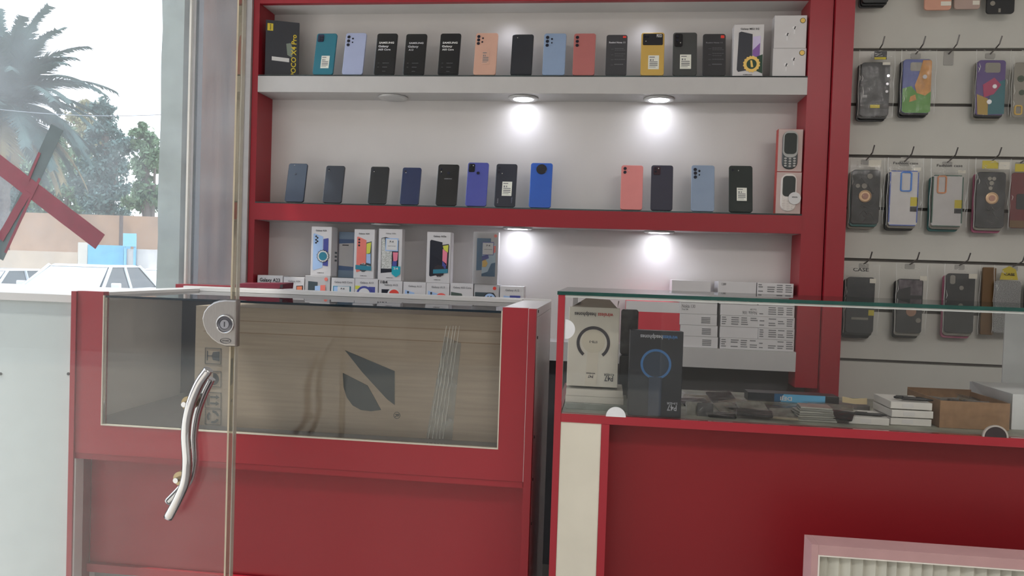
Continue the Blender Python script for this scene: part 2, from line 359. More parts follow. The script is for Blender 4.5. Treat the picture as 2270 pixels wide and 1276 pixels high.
# cars
def car(name, loc, rz, body, label, cat='car', s=1.0):
    t = thing(name, label, cat, loc, (0, 0, rz)); CW = .82*s
    def sec(z0, z1, xs, w0, w1): pass
    m = MB()        # lower body: length along x, nose at +x
    prof = [(-2.15, .30), (-2.2, .55), (-2.15, .86), (-1.55, .93), (-.9, .95), (.85, .95), (1.5, .88), (2.0, .74), (2.15, .55), (2.12, .30)]
    m.loft([[(x, y*k, z if z < .5 else z-(0 if abs(y) < .8 else .03)) for x, z in prof] for y, k in ((-.84, 1), (-.80, 1), (.80, 1), (.84, 1))])
    m.build('car_body', body, t)
    g = MB(); lo = [(-1.62, .93), (.98, .93)]; hi = [(-1.05, 1.36), (.28, 1.38)]
    def cab(ins, zt):   # greenhouse glass
        return [[(-1.60, -.76, .92), (1.0, -.76, .92), (1.0, .76, .92), (-1.60, .76, .92)], [(-1.02, -.60, zt), (.30, -.60, zt), (.30, .60, zt), (-1.02, .60, zt)]]
    g.loft(cab(0, 1.36)); g.build('window_glass', M('car_glass', (.02, .025, .03), .05), t)
    MB().add([(1.0, -.70, .94), (1.0, .70, .94), (.315, .555, 1.345), (.315, -.555, 1.345), (1.012, -.70, .95), (1.012, .70, .95), (.327, .555, 1.355), (.327, -.555, 1.355)], [(0, 1, 2, 3), (7, 6, 5, 4), (0, 4, 5, 1), (1, 5, 6, 2), (2, 6, 7, 3), (3, 7, 4, 0)]).build('windshield', M('pale_windshield', (.62, .64, .66), .2), t)  # windshield in one even pale grey
    r = MB(); r.loft([[(x, y, z) for x, y in rrect(-1.08, -.63, .36, .63, .12)] for z in (1.352,)] + [[(x, y, 1.395) for x, y in rrect(-1.0, -.56, .28, .56, .12)]])
    r.build('roof', body, t)
    for nm, a_, b_ in (('pillar', (.99, .765, .92), (.30, .605, 1.37)), ('pillar', (.99, -.765, .92), (.30, -.605, 1.37)), ('pillar', (-1.6, .765, .92), (-1.03, .605, 1.37)), ('pillar', (-1.6, -.765, .92), (-1.03, -.605, 1.37)), ('pillar', (-.25, .765, .92), (-.3, .605, 1.37)), ('pillar', (-.25, -.765, .92), (-.3, -.605, 1.37))):
        MB().tube([a_, b_], .032, 6).build(nm, body, t)
    for x in (-1.35, 1.35):
        for y in (-.80, .80):
            w = MB(); w.turn([(.12, -.1), (.30, -.1), (.31, -.06), (.31, .06), (.30, .1), (.12, .1)], (x, y, .31), 20, axis='y'); w.build('wheel', M('tyre', (.03, .03, .03), .8), t)
    for y in (-.9, .9): MB().slab(.10, .12, .16, .03, .01, cx=.72, z0=.93, y0=y-.08).build('side_mirror', M('mirror_shell', (.7, .7, .72), .4), t)
    for y in (-.6, .6): MB().box(2.05, 2.17, y-.15, y+.15, .58, .70).build('headlight', M('headlight', (.7, .7, .75), .1), t)
WCAR = M('white_car_paint', (.80, .82, .84), .12, coat=.5); SCAR = M('silver_car_paint', (.62, .64, .67), .2, .2, coat=.5)
for px_, Yc_, rz_, mt_, sc_, lb_ in ((195, 14.6, 280, WCAR, 1.0, 'white sedan with dark side window parked across the street'),
        (-22, 14.2, 277, SCAR, .90, 'silver white car cut off by the left edge of the picture'),
        (378, 18.8, 283, WCAR, .93, 'white car mostly hidden behind the plastered pier')):
    q = U(px_, 560, Yc_); car('sedan', (q.x, Yc_, -.46), radians(rz_), mt_, lb_); [o for o in COL.objects if o.get('label') == lb_][0].scale = (sc_,)*3

# facade across the street behind the viewer, added unseen, tall and dark to tone down glass reflections
fb = thing('reflection_facade', 'unseen building front added behind the viewer for reflections', 'building', (-2, -9, -.36))
MB().box(-22, 16, -9.4, -9, -.46, 8.5).build('wall_panel', M('facade_render', (.26, .22, .19), .9, var=.1, scale=2), fb, world=True)
for k in range(5): MB().box(-12+k*4.4, -10+k*4.4, -9.02, -8.98, -.3, 2.2).build('shop_opening', M('dark_opening', (.05, .05, .06), .5), fb, world=True)

# ---------------------------------------------------------------- red shelving unit
def zat(px, py, Y=YS): return U(px, py, Y).z
xl0, xl1 = U(556, 300, YS).x, U(569, 300, YS).x
xr0, xr1 = U(1785, 300, YS).x, U(1836, 300, YS).x
Zw0, Zw1 = zat(1200, 207), zat(1200, 167)      # white shelf fascia
Zr0, Zr1 = zat(1200, 503), zat(1200, 461)      # red shelf fascia
Zb0, Zb1 = zat(1640, 818), zat(1640, 775)      # lowest white shelf fascia
Zt0 = zat(1000, 4)
su = thing('shelving_unit', 'tall red framed wall shelving with white back filled with phones', 'shelf', ((xl0+xr1)/2, YB, 0))
MB().box(xl0, xl1, YS, YB+.05, 0, Zt0+.35).build('side_panel', RED, su, world=True)
MB().box(xr0, xr1, YS, YB+.05, Zb0-.05, Zt0+.35).build('side_panel', RED, su, world=True)
MB().box(xl1, xr0, YB, YB+.018, Zb0, Zt0+.35).build('back_panel', PANEL, su, world=True)
MB().box(xl1, xr0, YS+.0205, YB-.0005, Zt0+.001, Zt0+.02).build('top_board', WHT, su, world=True)
MB().box(xl1+.0004, xr0-.0004, YS, YS+.02, Zt0, Zt0+.2).build('top_fascia', RED, su, world=True)
def shelf(z0, z1, mat, under):
    MB().box(xl1+.0005, xr0-.0005, YS-.002, YS+.016, z0, z1-.005).build('fascia', mat, su, world=True)
    MB().box(xl1+.0005, xr0-.0005, YS+.0165, YB-.0005, z0, z0+.02).box(xl1+.0005, xr0-.0005, YS+.0165, YB-.0005, z1-.02, z1-.005).build('shelf_board', under, su, world=True)
    MB().box(xl1+.0005, xr0-.0005, YS-.001, YB-.0005, z1-.0048, z1).build('glass_sheet', glassm('shelf_glass', (.45, .62, .58), dust_haze=.1), su, world=True)
shelf(Zw0, Zw1, M('shelf_white', (.56, .545, .54), .4, var=.02), MATS.get('shelf_white'))
shelf(Zr0, Zr1, RED, MATS['shelf_white'])
MB().box(xl1+.0005, xr0-.0005, YS-.002, YB-.0005, Zb0, Zb1).build('bottom_shelf', MATS.get('shelf_white'), su, world=True)
lg = M('dark_grey_board', (.075, .072, .075), .6)
MB().box(xl1, xr0, YB-.03, YB, .1, Zb0-.001).build('lower_panel', lg, su, world=True)
xp1 = U(1889, 100, YS).x
tag(MB().box(xr1+.003, xp1, YS-.015, YB+.05, 0, Zt0+.35).build('divider_post', RED), 'red upright post between the shelving and the slatted wall', 'post')

def downlight(px, py, Zu, lit, label):
    p = UZ(px, py, Zu); y = min(max(p.y, YS+.064), YB-.056)
    t = thing('downlight', label, 'light', (p.x, y, Zu), group='round spotlights under the shelves'); r = .05
    MB().turn([(.036, 0), (r, 0), (r+.002, -.002), (r-.003, -.007), (.037, -.006)], n=32).build('trim_ring', M('ring_white', (.62, .62, .62), .3, .3), t, smooth=True)
    mat = M('lamp_lit', (.9, .9, 1), .4, emit=(.90, .93, 1), estr=14) if lit else M('lamp_off', (.55, .55, .55), .3)
    MB().turn([(.0, -.0075), (.034, -.006), (.036, -.001), (0, -.001)], n=32).build('lamp_lens', mat, t)
    if lit:
        lamp('downlight_lamp', 'SPOT', (p.x, y, Zu-.012), .55, (.76, .80, 1), size=.03, spread=2.6).parent = None
Zu = Zw0-.0003
downlight(868, 212, Zu, False, 'unlit spotlight under the white shelf'); downlight(1160, 216, Zu, True, 'lit spotlight in the middle under the white shelf'); downlight(1461, 218, Zu, True, 'lit right-hand spotlight under the white shelf')
Zu = Zr0-.0003
downlight(858, 497, Zu, False, 'unlit spotlight under the red shelf'); downlight(1153, 507, Zu, True, 'lit spotlight in the middle under the red shelf'); downlight(1455, 517, Zu, True, 'lit right-hand spotlight under the red shelf')
for px in (1130, 1440):
    p = U(px, -20, YS+.06); lamp('downlight_lamp', 'SPOT', (p.x, YS+.06, Zt0-.02), .3, (.85, .88, 1), size=.03, spread=2.6)

# ---------------------------------------------------------------- smartphones
LEAN = radians(13)
def solve_h(bx, by, bz, yt, lean):
    lo, hi = .02, .4
    for _ in range(40):
        s = (lo+hi)/2
        if proj((bx, by+s*sin(lean), bz+s*cos(lean)))[1] > yt: lo = s
        else: hi = s
    return lo
def phone(xa, xb, yb, yt, Zs, col, label, cat='phone', lenses=(), bump=None, sticker=None, marks=(), screen=None, lean=LEAN, rough=.25, shelf='upper', extra=None, rz=0):
    Yb = YS+.006; pb = U((xa+xb)/2, yb, Yb); w = (U(xb, yb, Yb)-U(xa, yb, Yb)).x*.98; z = Zs+.001
    h = solve_h(pb.x, Yb, z, yt, lean)
    t = thing('smartphone', label, cat, (pb.x, Yb, z+.0012), (-lean, 0, rz), group='display phones on the '+shelf+' shelf')
    nm = 'phone_'+str(col); cm = M(nm, A(*col), rough, coat=.3 if rough < .3 else 0, var=.03)
    th = .008
    # keep the lower front edge on the glass
    MB().slab(w, h, th, w*.11, .0016, y0=-.001).build('body', cm, t, smooth=False)
    if screen:
        MB().slab(w*.94, h*.965, .0006, w*.09, .0002, z0=h*.02, y0=-.0017).build('screen', M('screen_'+str(screen), A(*screen), .12, coat=.5), t)
    def P(u, v): return (-w/2+u*w, h-v*h)
    par = t
    if bump:
        u0, v0, u1, v1, r, bc = bump; x0, z1 = P(u0, v0); x1, z0 = P(u1, v1)
        par = MB().slab(x1-x0, z1-z0, .002, r*w, .0004, cx=(x0+x1)/2, z0=z0, y0=-.0028).build('camera_bump', M('bump_'+str(bc), A(*bc), .15), t)
    for (u, v, r) in lenses:
        x, zz = P(u, v)
        q = MB().turn([(r*w, 0), (r*w, -.0012), (r*w*.8, -.0014), (0, -.0014)], (x, (-.0028 if bump else -.001), zz), 16, axis='y').build('camera_lens', LENS if r > .03 else M('flash_lens', (.6, .6, .55), .2), par)
    if sticker:
        u0, v0, u1, v1 = sticker[:4]; x0, z1 = P(u0, v0); x1, z0 = P(u1, v1)
        sc = sticker[4] if len(sticker) > 4 else (205, 200, 190)
        st = MB().box(x0, x1, -.0016, -.0011, z0, z1).build('sticker', M('stk_'+str(sc), A(*sc), .6), t)
        m = MB(); hh = z1-z0; ww = x1-x0
        for (v, b_, u_, u2) in ((.10, .06, .1, .6), (.28, .12, .15, .3), (.28, .12, .4, .5), (.45, .06, .12, .88), (.58, .07, .12, .88), (.71, .06, .12, .88), (.84, .03, .1, .7)):
            m.box(x0+ww*u_, x0+ww*u2, -.0020, -.0017, z1-hh*(v+b_), z1-hh*v)
        m.build('printed_lines', GINK, st)
    for mk in marks:
        s, u, v, wd, sz, mc = mk[:6]; ang = mk[6] if len(mk) > 6 else 0
        x, zz = P(u, v); text(s, sz*w, M('ink_'+str(mc), A(*mc), .5), t, x, zz, y=-.0021, ang=ang, width=wd*w)
    return t, w, h
TRI = [(.16, .10, .075), (.16, .195, .075), (.16, .29, .075)]
Z1, Z2 = Zw1, Zr1
K = dict(shelf='upper')
def specs(w_=1):
    return [('-', .2, .72, .08, .05, (120, 120, 125)), ('-', .2, .82, .08, .05, (120, 120, 125)), ('----', .55, .72, .3, .05, (160, 160, 165)), ('---', .52, .82, .22, .05, (160, 160, 165)), ('--', .5, .92, .15, .05, (150, 150, 155))]
phone(692, 738, 163, 75, Z1, (28, 100, 118), 'teal phone with square camera block and white sticker', lenses=[(.2, .11, .05), (.32, .11, .05), (.2, .17, .05), (.32, .17, .05)], bump=(.07, .03, .37, .21, .06, (40, 45, 70)), sticker=(.36, .55, .76, .85), **K)
phone(757, 804, 163, 74, Z1, (142, 150, 178), 'lilac blue phone between the teal one and the first black screen', lenses=TRI+[(.36, .14, .045), (.36, .23, .035)], **K)
phone(827, 874, 164, 75, Z1, (22, 24, 30), 'black screen phone with white writing beside the lilac phone', screen=(14, 17, 22), marks=[('SAMSUNG', .5, .235, .72, .135, (200, 200, 205)), ('Galaxy', .36, .32, .5, .15, (190, 190, 195)), ('A03 Core', .42, .40, .6, .13, (190, 190, 195))]+specs(), **K)
phone(892, 940, 164, 76, Z1, (24, 26, 32), 'black screen phone with white writing, middle of three alike', screen=(16, 18, 22), marks=[('SAMSUNG', .52, .235, .68, .12, (180, 180, 185)), ('Galaxy', .38, .32, .5, .15, (170, 170, 175)), ('A13', .3, .40, .22, .13, (170, 170, 175))]+specs(), **K)
phone(969, 1016, 165, 75, Z1, (22, 24, 30), 'black screen phone with white writing beside the peach phone', screen=(14, 17, 22), marks=[('SAMSUNG', .5, .235, .72, .135, (210, 210, 215)), ('Galaxy', .36, .32, .5, .15, (200, 200, 205)), ('A03 Core', .42, .40, .56, .13, (200, 200, 205))]+specs(), **K)
phone(1048, 1099, 165, 74, Z1, (180, 142, 126), 'peach coloured phone with faint sticker', lenses=[(.14, .09, .07), (.14, .17, .07), (.14, .255, .07), (.33, .13, .04), (.31, .22, .04)], sticker=(.34, .44, .68, .75, (176, 140, 124)), **K)
phone(1130, 1179, 166, 77, Z1, (38, 42, 48), 'glossy black phone right of the peach one', rough=.06, screen=(38, 42, 50), lenses=[(.25, .09, .02)], marks=[], **K)
phone(1201, 1252, 166, 75, Z1, (120, 138, 165), 'powder blue phone next to the coral one', lenses=TRI+[(.36, .14, .045), (.36, .23, .035)], **K)
phone(1268, 1318, 166, 75, Z1, (156, 92, 90), 'coral red phone with three dark lenses', lenses=TRI, **K)
SPECR = [('====', .62, .35, .42, .07, (110, 112, 116)), ('=====', .66, .39, .5, .05, (110, 112, 116)), ('=====', .66, .48, .5, .06, (110, 112, 116)), ('====', .62, .53, .4, .05, (110, 112, 116)), ('=====', .66, .62, .5, .06, (110, 112, 116)), ('=====', .62, .74, .42, .10, (120, 122, 126)), ('-', .3, .36, .12, .1, (100, 100, 105)), ('-', .3, .5, .12, .1, (100, 100, 105)), ('-', .3, .62, .12, .1, (100, 100, 105)), ('-', .3, .75, .12, .1, (100, 100, 105))]
t, w, h = phone(1341, 1389, 167, 78, Z1, (62, 62, 66), 'grey wrapped phone with red corner mark beside the coral phone', marks=[('Redmi Note 11', .52, .2, .76, .12, (190, 190, 195))]+SPECR, rough=.4, **K)
MB().slab(w*.16, h*.05, .0006, w*.03, .0002, cx=w*.36, z0=h*.915, y0=-.002).build('corner_mark', M('coral_mark', A(200, 60, 50), .5), t)
t, w, h = phone(1419, 1472, 165, 73, Z1, (176, 144, 74), 'yellow phone with wide black camera bar', lenses=[(.16, .11, .05), (.28, .11, .05), (.2, .215, .02)], bump=(.07, .035, .93, .30, .05, (40, 40, 44)), sticker=(.32, .54, .78, .86), marks=[], **K)
text('POCO', w*.2, M('ink_light', A(200, 200, 200), .5), t, w*.27, h*.91, y=-.0032, width=w*.22)
phone(1490, 1545, 166, 73, Z1, (66, 68, 68), 'dark grey phone with white sticker right of the yellow one', lenses=[(.18, .1, .06), (.18, .19, .06), (.31, .25, .02)], bump=(.06, .035, .40, .34, .08, (28, 28, 32)), sticker=(.30, .52, .76, .85), **K)
t, w, h = phone(1557, 1609, 166, 76, Z1, (54, 54, 57), 'grey wrapped phone with red corner mark next to the white boxes', marks=[('Redmi Note 11', .5, .22, .72, .09, (120, 120, 124))]+SPECR, rough=.4, **K)
MB().slab(w*.16, h*.07, .0006, w*.03, .0002, cx=w*.36, z0=h*.89, y0=-.002).build('corner_mark', M('coral_mark', ()), t)
K = dict(shelf='middle')
phone(630, 673, 443, 363, Z2, (28, 42, 64), 'dark blue phone nearest the red side of the middle shelf', lenses=[(.32, .05, .018), (.42, .28, .05)], **K)
phone(714, 757, 446, 368, Z2, (32, 38, 50), 'slate black phone second from the left on the middle shelf', lenses=[(.16, .11, .05), (.18, .14, .02)], **K)
phone(814, 856, 449, 370, Z2, (22, 25, 31), 'plain black phone left of the navy one', lenses=[(.17, .11, .05), (.2, .14, .022)], **K)
phone(885, 928, 452, 372, Z2, (26, 40, 78), 'navy phone standing between two black phones', lenses=[(.17, .11, .05), (.2, .145, .022)], **K)
phone(964, 1012, 455, 365, Z2, (16, 17, 21), 'black phone with a small grey word on its back', lenses=[(.17, .12, .05), (.17, .19, .022), (.17, .23, .04), (.52, .22, .07)], marks=[('SAMSUNG', .52, .36, .36, .07, (120, 120, 125))], **K)
phone(1030, 1078, 458, 361, Z2, (62, 68, 138), 'violet blue phone with square black camera block', lenses=[(.14, .08, .05), (.14, .16, .05), (.27, .08, .025), (.52, .25, .07)], bump=(.06, .035, .35, .225, .06, (16, 18, 28)), rough=.15, **K)
phone(1094, 1142, 460, 364, Z2, (35, 40, 54), 'slate phone with white barcode sticker', lenses=[(.14, .1, .05), (.14, .2, .05), (.3, .23, .02)], sticker=(.34, .42, .80, .75), marks=[('Redmi', .17, .87, .22, .06, (130, 130, 140), pi/2), ('HUAWEI', .83, .85, .26, .07, (90, 95, 110), pi/2)], **K)
t, w, h = phone(1171, 1221, 463, 362, Z2, (36, 78, 158), 'bright blue phone with round camera island', lenses=[(.45, .09, .05), (.60, .14, .05), (.40, .17, .05), (.52, .20, .04)], rough=.12, **K)
MB().turn([(w*.24, 0), (w*.24, -.0018), (w*.22, -.0022), (0, -.0022)], (w*.0, -.0008, h*.855), 28, axis='y').build('camera_bump', M('round_bump', (.02, .02, .025), .2), t)
phone(1374, 1424, 466, 367, Z2, (184, 112, 110), 'salmon pink phone right of the gap in the middle row', lenses=[(.17, .08, .075), (.17, .165, .075), (.34, .12, .02)], rough=.35, **K)
phone(1441, 1491, 469, 367, Z2, (52, 52, 66), 'purple black glossy phone beside the salmon pink one', lenses=[(.2, .08, .05), (.33, .08, .025), (.2, .15, .05)], bump=(.1, .04, .42, .22, .06, (54, 30, 40)), rough=.06, **K)
phone(1531, 1584, 470, 367, Z2, (118, 132, 152), 'greyish blue phone left of the dark green one', lenses=TRI[:1]+[(.17, .18, .075), (.17, .265, .075), (.34, .13, .05), (.34, .215, .035)], rough=.12, **K)
phone(1615, 1669, 473, 368, Z2, (40, 48, 47), 'dark green glossy phone with white sticker', lenses=[(.16, .1, .05), (.4, .11, .02)], sticker=(.33, .48, .75, .76), rough=.05, **K)

# ---------------------------------------------------------------- retail boxes
def rbox(name, xa, xb, yt, yb, Y, d, mat, label, cat='box', group=None, zb=None, lean=0, rz=0, wtop=None, body='carton_body', side_mat=None):
    pb = U((xa+xb)/2, yb, Y); w = (U(xb, yb, Y)-U(xa, yb, Y)).x; z = zb if zb is not None else pb.z
    if lean: h = solve_h(pb.x, Y, z, yt, lean)
    else: h = U((xa+xb)/2, yt, Y).z-z
    t = thing(name, label, cat, (pb.x, Y, z), (-lean, 0, rz), group)
    m = MB(); b = .0008
    m.loft([[(x, y, zz) for x, zz in ((-w/2+i, i), (w/2-i, i), (w/2-i, h-i), (-w/2+i, h-i))] for i, y in ((b, 0), (0, b), (0, d-b), (b, d))])
    m.build(body, mat, t)
    return t, w, h
VK = 1.0
def deco(t, w, h, name, mat, pts, lay=1):      # polygon printed on the front face, u right 0..1, v down 0..1
    return MB().prism([(-w/2+u*w, h-v*h*VK) for u, v in pts], -.0003*lay-.0002, -.0003*lay+.0002).build(name, mat, t)
def ddisc(t, w, h, name, mat, u, v, r, lay=1, n=24, star=0):
    c = (-w/2+u*w, h-v*h*VK)
    if star:
        pts = [(c[0]+r*w*(1+(.09 if i % 2 else -.04))*cos(2*pi*i/star), c[1]+r*w*(1+(.09 if i % 2 else -.04))*sin(2*pi*i/star)) for i in range(star)]
        return MB().prism(pts, -.0003*lay-.0002, -.0003*lay+.0002).build(name, mat, t)
    return MB().disc(c[0], c[1], r*w, -.0003*lay-.0002, -.0003*lay+.0002, n).build(name, mat, t)
def dtext(t, w, h, s, u, v, wd, sz, mat, ang=0, lay=3): return text(s, sz*w, mat, t, -w/2+u*w, h-v*h*VK, y=-.0003*lay-.0003, ang=ang, width=wd*w)

# black box with yellow writing at the far left of the top shelf
t, w, h = rbox('phone_box', 590, 658, 47, 163, YS+.03, .03, M('black_card', (.035, .038, .05), .3), 'tall black phone box with yellow sideways lettering', 'box', zb=Z1+.001, rz=radians(20))
YEL = M('yellow_print', A(185, 165, 50), .5)
dtext(t, w, h, 'POCO X4 Pro', .86, .605, 1.30, .21, YEL, ang=pi/2)
deco(t, w, h, 'logo_patch', YEL, [(.05, .06), (.22, .06), (.22, .19), (.05, .19)], 1)
dtext(t, w, h, 'xiaomi', .135, .125, .18, .07, INK, ang=pi/2, lay=2)
deco(t, w, h, 'price_sticker', WPAPER, [(.20, .65), (.72, .66), (.72, .73), (.20, .72)], 2)
deco(t, w, h, 'printed_picture', M('grey_print', A(110, 120, 110), .3), [(.62, .40), (.75, .38), (.84, .5), (.8, .64), (.66, .6)], 1)
# white box with dark phone picture
t, w, h = rbox('phone_box', 1624, 1690, 54, 164, YS+.004, .05, BOXW, 'white phone box with dark phone picture and gold seal', zb=Z1+.0005)
NAVY = M('navy_print', A(28, 32, 46), .4); DGR = M('dark_green_print', A(24, 60, 42), .5)
dtext(t, w, h, 'Galaxy M52 5G', .52, .09, .62, .085, INK)
deco(t, w, h, 'printed_phone', NAVY, [(.16, .16), (.24, .14), (.62, .19), (.64, .85), (.56, .88), (.18, .92), (.13, .88)], 1)
deco(t, w, h, 'printed_phone', M('lilac_print', A(170, 160, 190), .4), [(.64, .24), (.88, .22), (.90, .24), (.88, .66), (.64, .60)], 1)
deco(t, w, h, 'printed_picture', M('purple_print', A(110, 70, 140), .4), [(.64, .50), (.88, .36), (.88, .66), (.64, .60)], 2)
deco(t, w, h, 'seal_ribbon', DGR, [(.45, .70), (.98, .58), (.99, .95), (.7, .88)], 3)
ddisc(t, w, h, 'gold_seal', GOLD, .62, .77, .27, 5, star=32); ddisc(t, w, h, 'seal_centre', DGR, .62, .77, .17, 7)
deco(t, w, h, 'seal_mark', GOLD, [(.57, .70), (.63, .70), (.68, .83), (.6, .83)], 9)
dtext(t, w, h, 'SAMSUNG', .5, .975, .3, .05, INK)
def earbox(xa, xb, yt, yb, zb, label):
    t, w, h = rbox('earphone_box', xa, xb, yt, yb, YS+.012, .04, BOXW, label, zb=zb, group='white earphone boxes on the top shelf')
    ddisc(t, w, h, 'seal_rim', M('seal_green', A(70, 70, 30), .5), .87, .16, .085, 1, star=24); ddisc(t, w, h, 'gold_seal', GOLD, .87, .16, .07, 3)
    EP = M('earphone_print', A(196, 194, 196), .5)
    for (u, v) in ((.62, .38), (.40, .58)):
        m = MB(); cx, cz = -w/2+u*w, h-v*h
        m.disc(cx, cz, w*.07, -.0012, -.0002, 16, rz=w*.05); m.box(cx-w*.012, cx+w*.022, -.0012, -.0002, cz-w*.2, cz); e = m.build('printed_earphone', EP, t)
        MB().disc(cx+w*.02, cz+w*.02, w*.022, -.0018, -.0013, 10).build('printed_dot', INK, e)
    return U((xa+xb)/2, yt, YS+.012).z
zt = earbox(1712, 1785.5, 107, 164, Z1+.0005, 'white earphone box with gold seal, lower of the two')
earbox(1715, 1786.5, 34, 107, zt+.0006, 'white earphone box with gold seal, stacked on the other')
# boxed keypad phones
def keybox(xa, xb, yt, yb, zb, label, shell, lower, white):
    t, w, h = rbox('keypad_phone_box', xa, xb, yt, yb, YS+.01, .03, M('box_edge', A(150, 60, 55), .6), label, zb=zb)
    fr = MB().box(-w/2+.001, w/2-.001, -.0012, -.0002, .001, h-.001).build('front_card', M('card_pinkish', A(168, 150, 146), .6), t)
    kp = MB().loft([[(x, y, z) for x, z in rrect(-w*.32+i, h*.06+i, w*.30-i, h*.95-i, w*.27)] for i, y in ((0, -.0013), (0, -.004), (.002, -.006))]).build('keypad_phone', lower, t)
    MB().slab(w*.60, h*.62, .001, w*.25, .0003, cx=-w*.01, z0=h*.33, y0=-.0072).build('phone_face', shell, kp)
    MB().slab(w*.50, h*.49, .001, w*.15, .0003, cx=-w*.01, z0=h*.41, y0=-.0084).build('phone_screen', M('lcd_dark', A(46, 52, 52), .12), kp)
    m = MB(); km = M('keys_'+('w' if white else 'g'), A(150, 148, 146) if not white else A(180, 172, 168), .4)
    for r in range(4):
        for c in range(3): m.disc(-w*.01+(c-1)*w*.18, h*.30-r*h*.058+(abs(c-1))*h*.008, w*.055, -.0078, -.006, 12, rz=h*.02)
    m.build('keys', km, kp)
    return t, w, h
t, w, h = keybox(1718, 1774, 381, 473, Z2+.0005, 'boxed white keypad phone with a round pale sticker', M('kp_white', A(190, 184, 180), .4), M('kp_white', ()), True)
st = MB().disc(w*.22, h*.37, w*.25, -.0100, -.0092, 24).build('round_sticker', WPAPER, t); text('wisnoma', w*.1, INK, st, w*.22, h*.40, y=-.0103, width=w*.22)
zt = U(1746, 381, YS+.01).z
keybox(1722, 1777, 286, 380, zt+.0006, 'boxed grey keypad phone stacked above the white one', M('kp_grey', A(140, 140, 138), .4), M('kp_dark', A(58, 64, 66), .4), False)

# ---- row of upright boxes on the lowest shelf, tall boxes standing on them
SB = M('sky_blue_print', A(140, 165, 200), .4); CO = M('coral_print', A(195, 105, 95), .4); TE = M('teal_print', A(40, 110, 130), .4); VI = M('violet_print', A(60, 66, 130), .4)
GP = M('slate_print', A(60, 72, 78), .4); CR = M('redbrown_print', A(190, 60, 50), .4); GRC = M('green_grey_print', A(70, 84, 78), .4); PK = M('pink_print', A(205, 110, 130), .4); YG = M('lime_print', A(180, 180, 70), .4); OR = M('orange_print', A(215, 165, 90), .4)
GCARD = M('grey_card', (.50, .49, .50), .5)
row = [(568, 624, 610, BOXW, 'Galaxy A23', 'white box with bold black writing at the left end of the box row'),
 (626, 672, 614, BOXW, 'Galaxy A04', 'white box with an orange phone picture, second in the row'),
 (674, 729, 611, GCARD, '', 'pale grey box with a small red dot and slate phone picture'),
 (732, 783, 616, BOXW, 'Galaxy A03 Core', 'white box with a teal phone picture and white price label'),
 (784, 835, 617, BOXW, 'Galaxy A13', 'white box with an indigo ring picture and a yellow tab'),
 (837, 889, 622, BOXW, 'Galaxy A12', 'white box with handwritten black numbers and a round red seal'),
 (891, 941, 625, BOXW, 'Galaxy A13', 'white box with a light blue phone picture and no seal'),
 (942, 993, 627, BOXW, 'Galaxy A13', 'white box with a light blue phone and a coral arch picture'),
 (995, 1046, 628, BOXW, 'Galaxy A03 Core', 'white box with a green grey phone picture'),
 (1048, 1103, 630, GCARD, '', 'pale grey box with a blue round K seal and a red dot'),
 (1105, 1158, 634, BOXW, 'Galaxy A12', 'shorter white box at the right end of the box row')]
tops = []; VK = .62
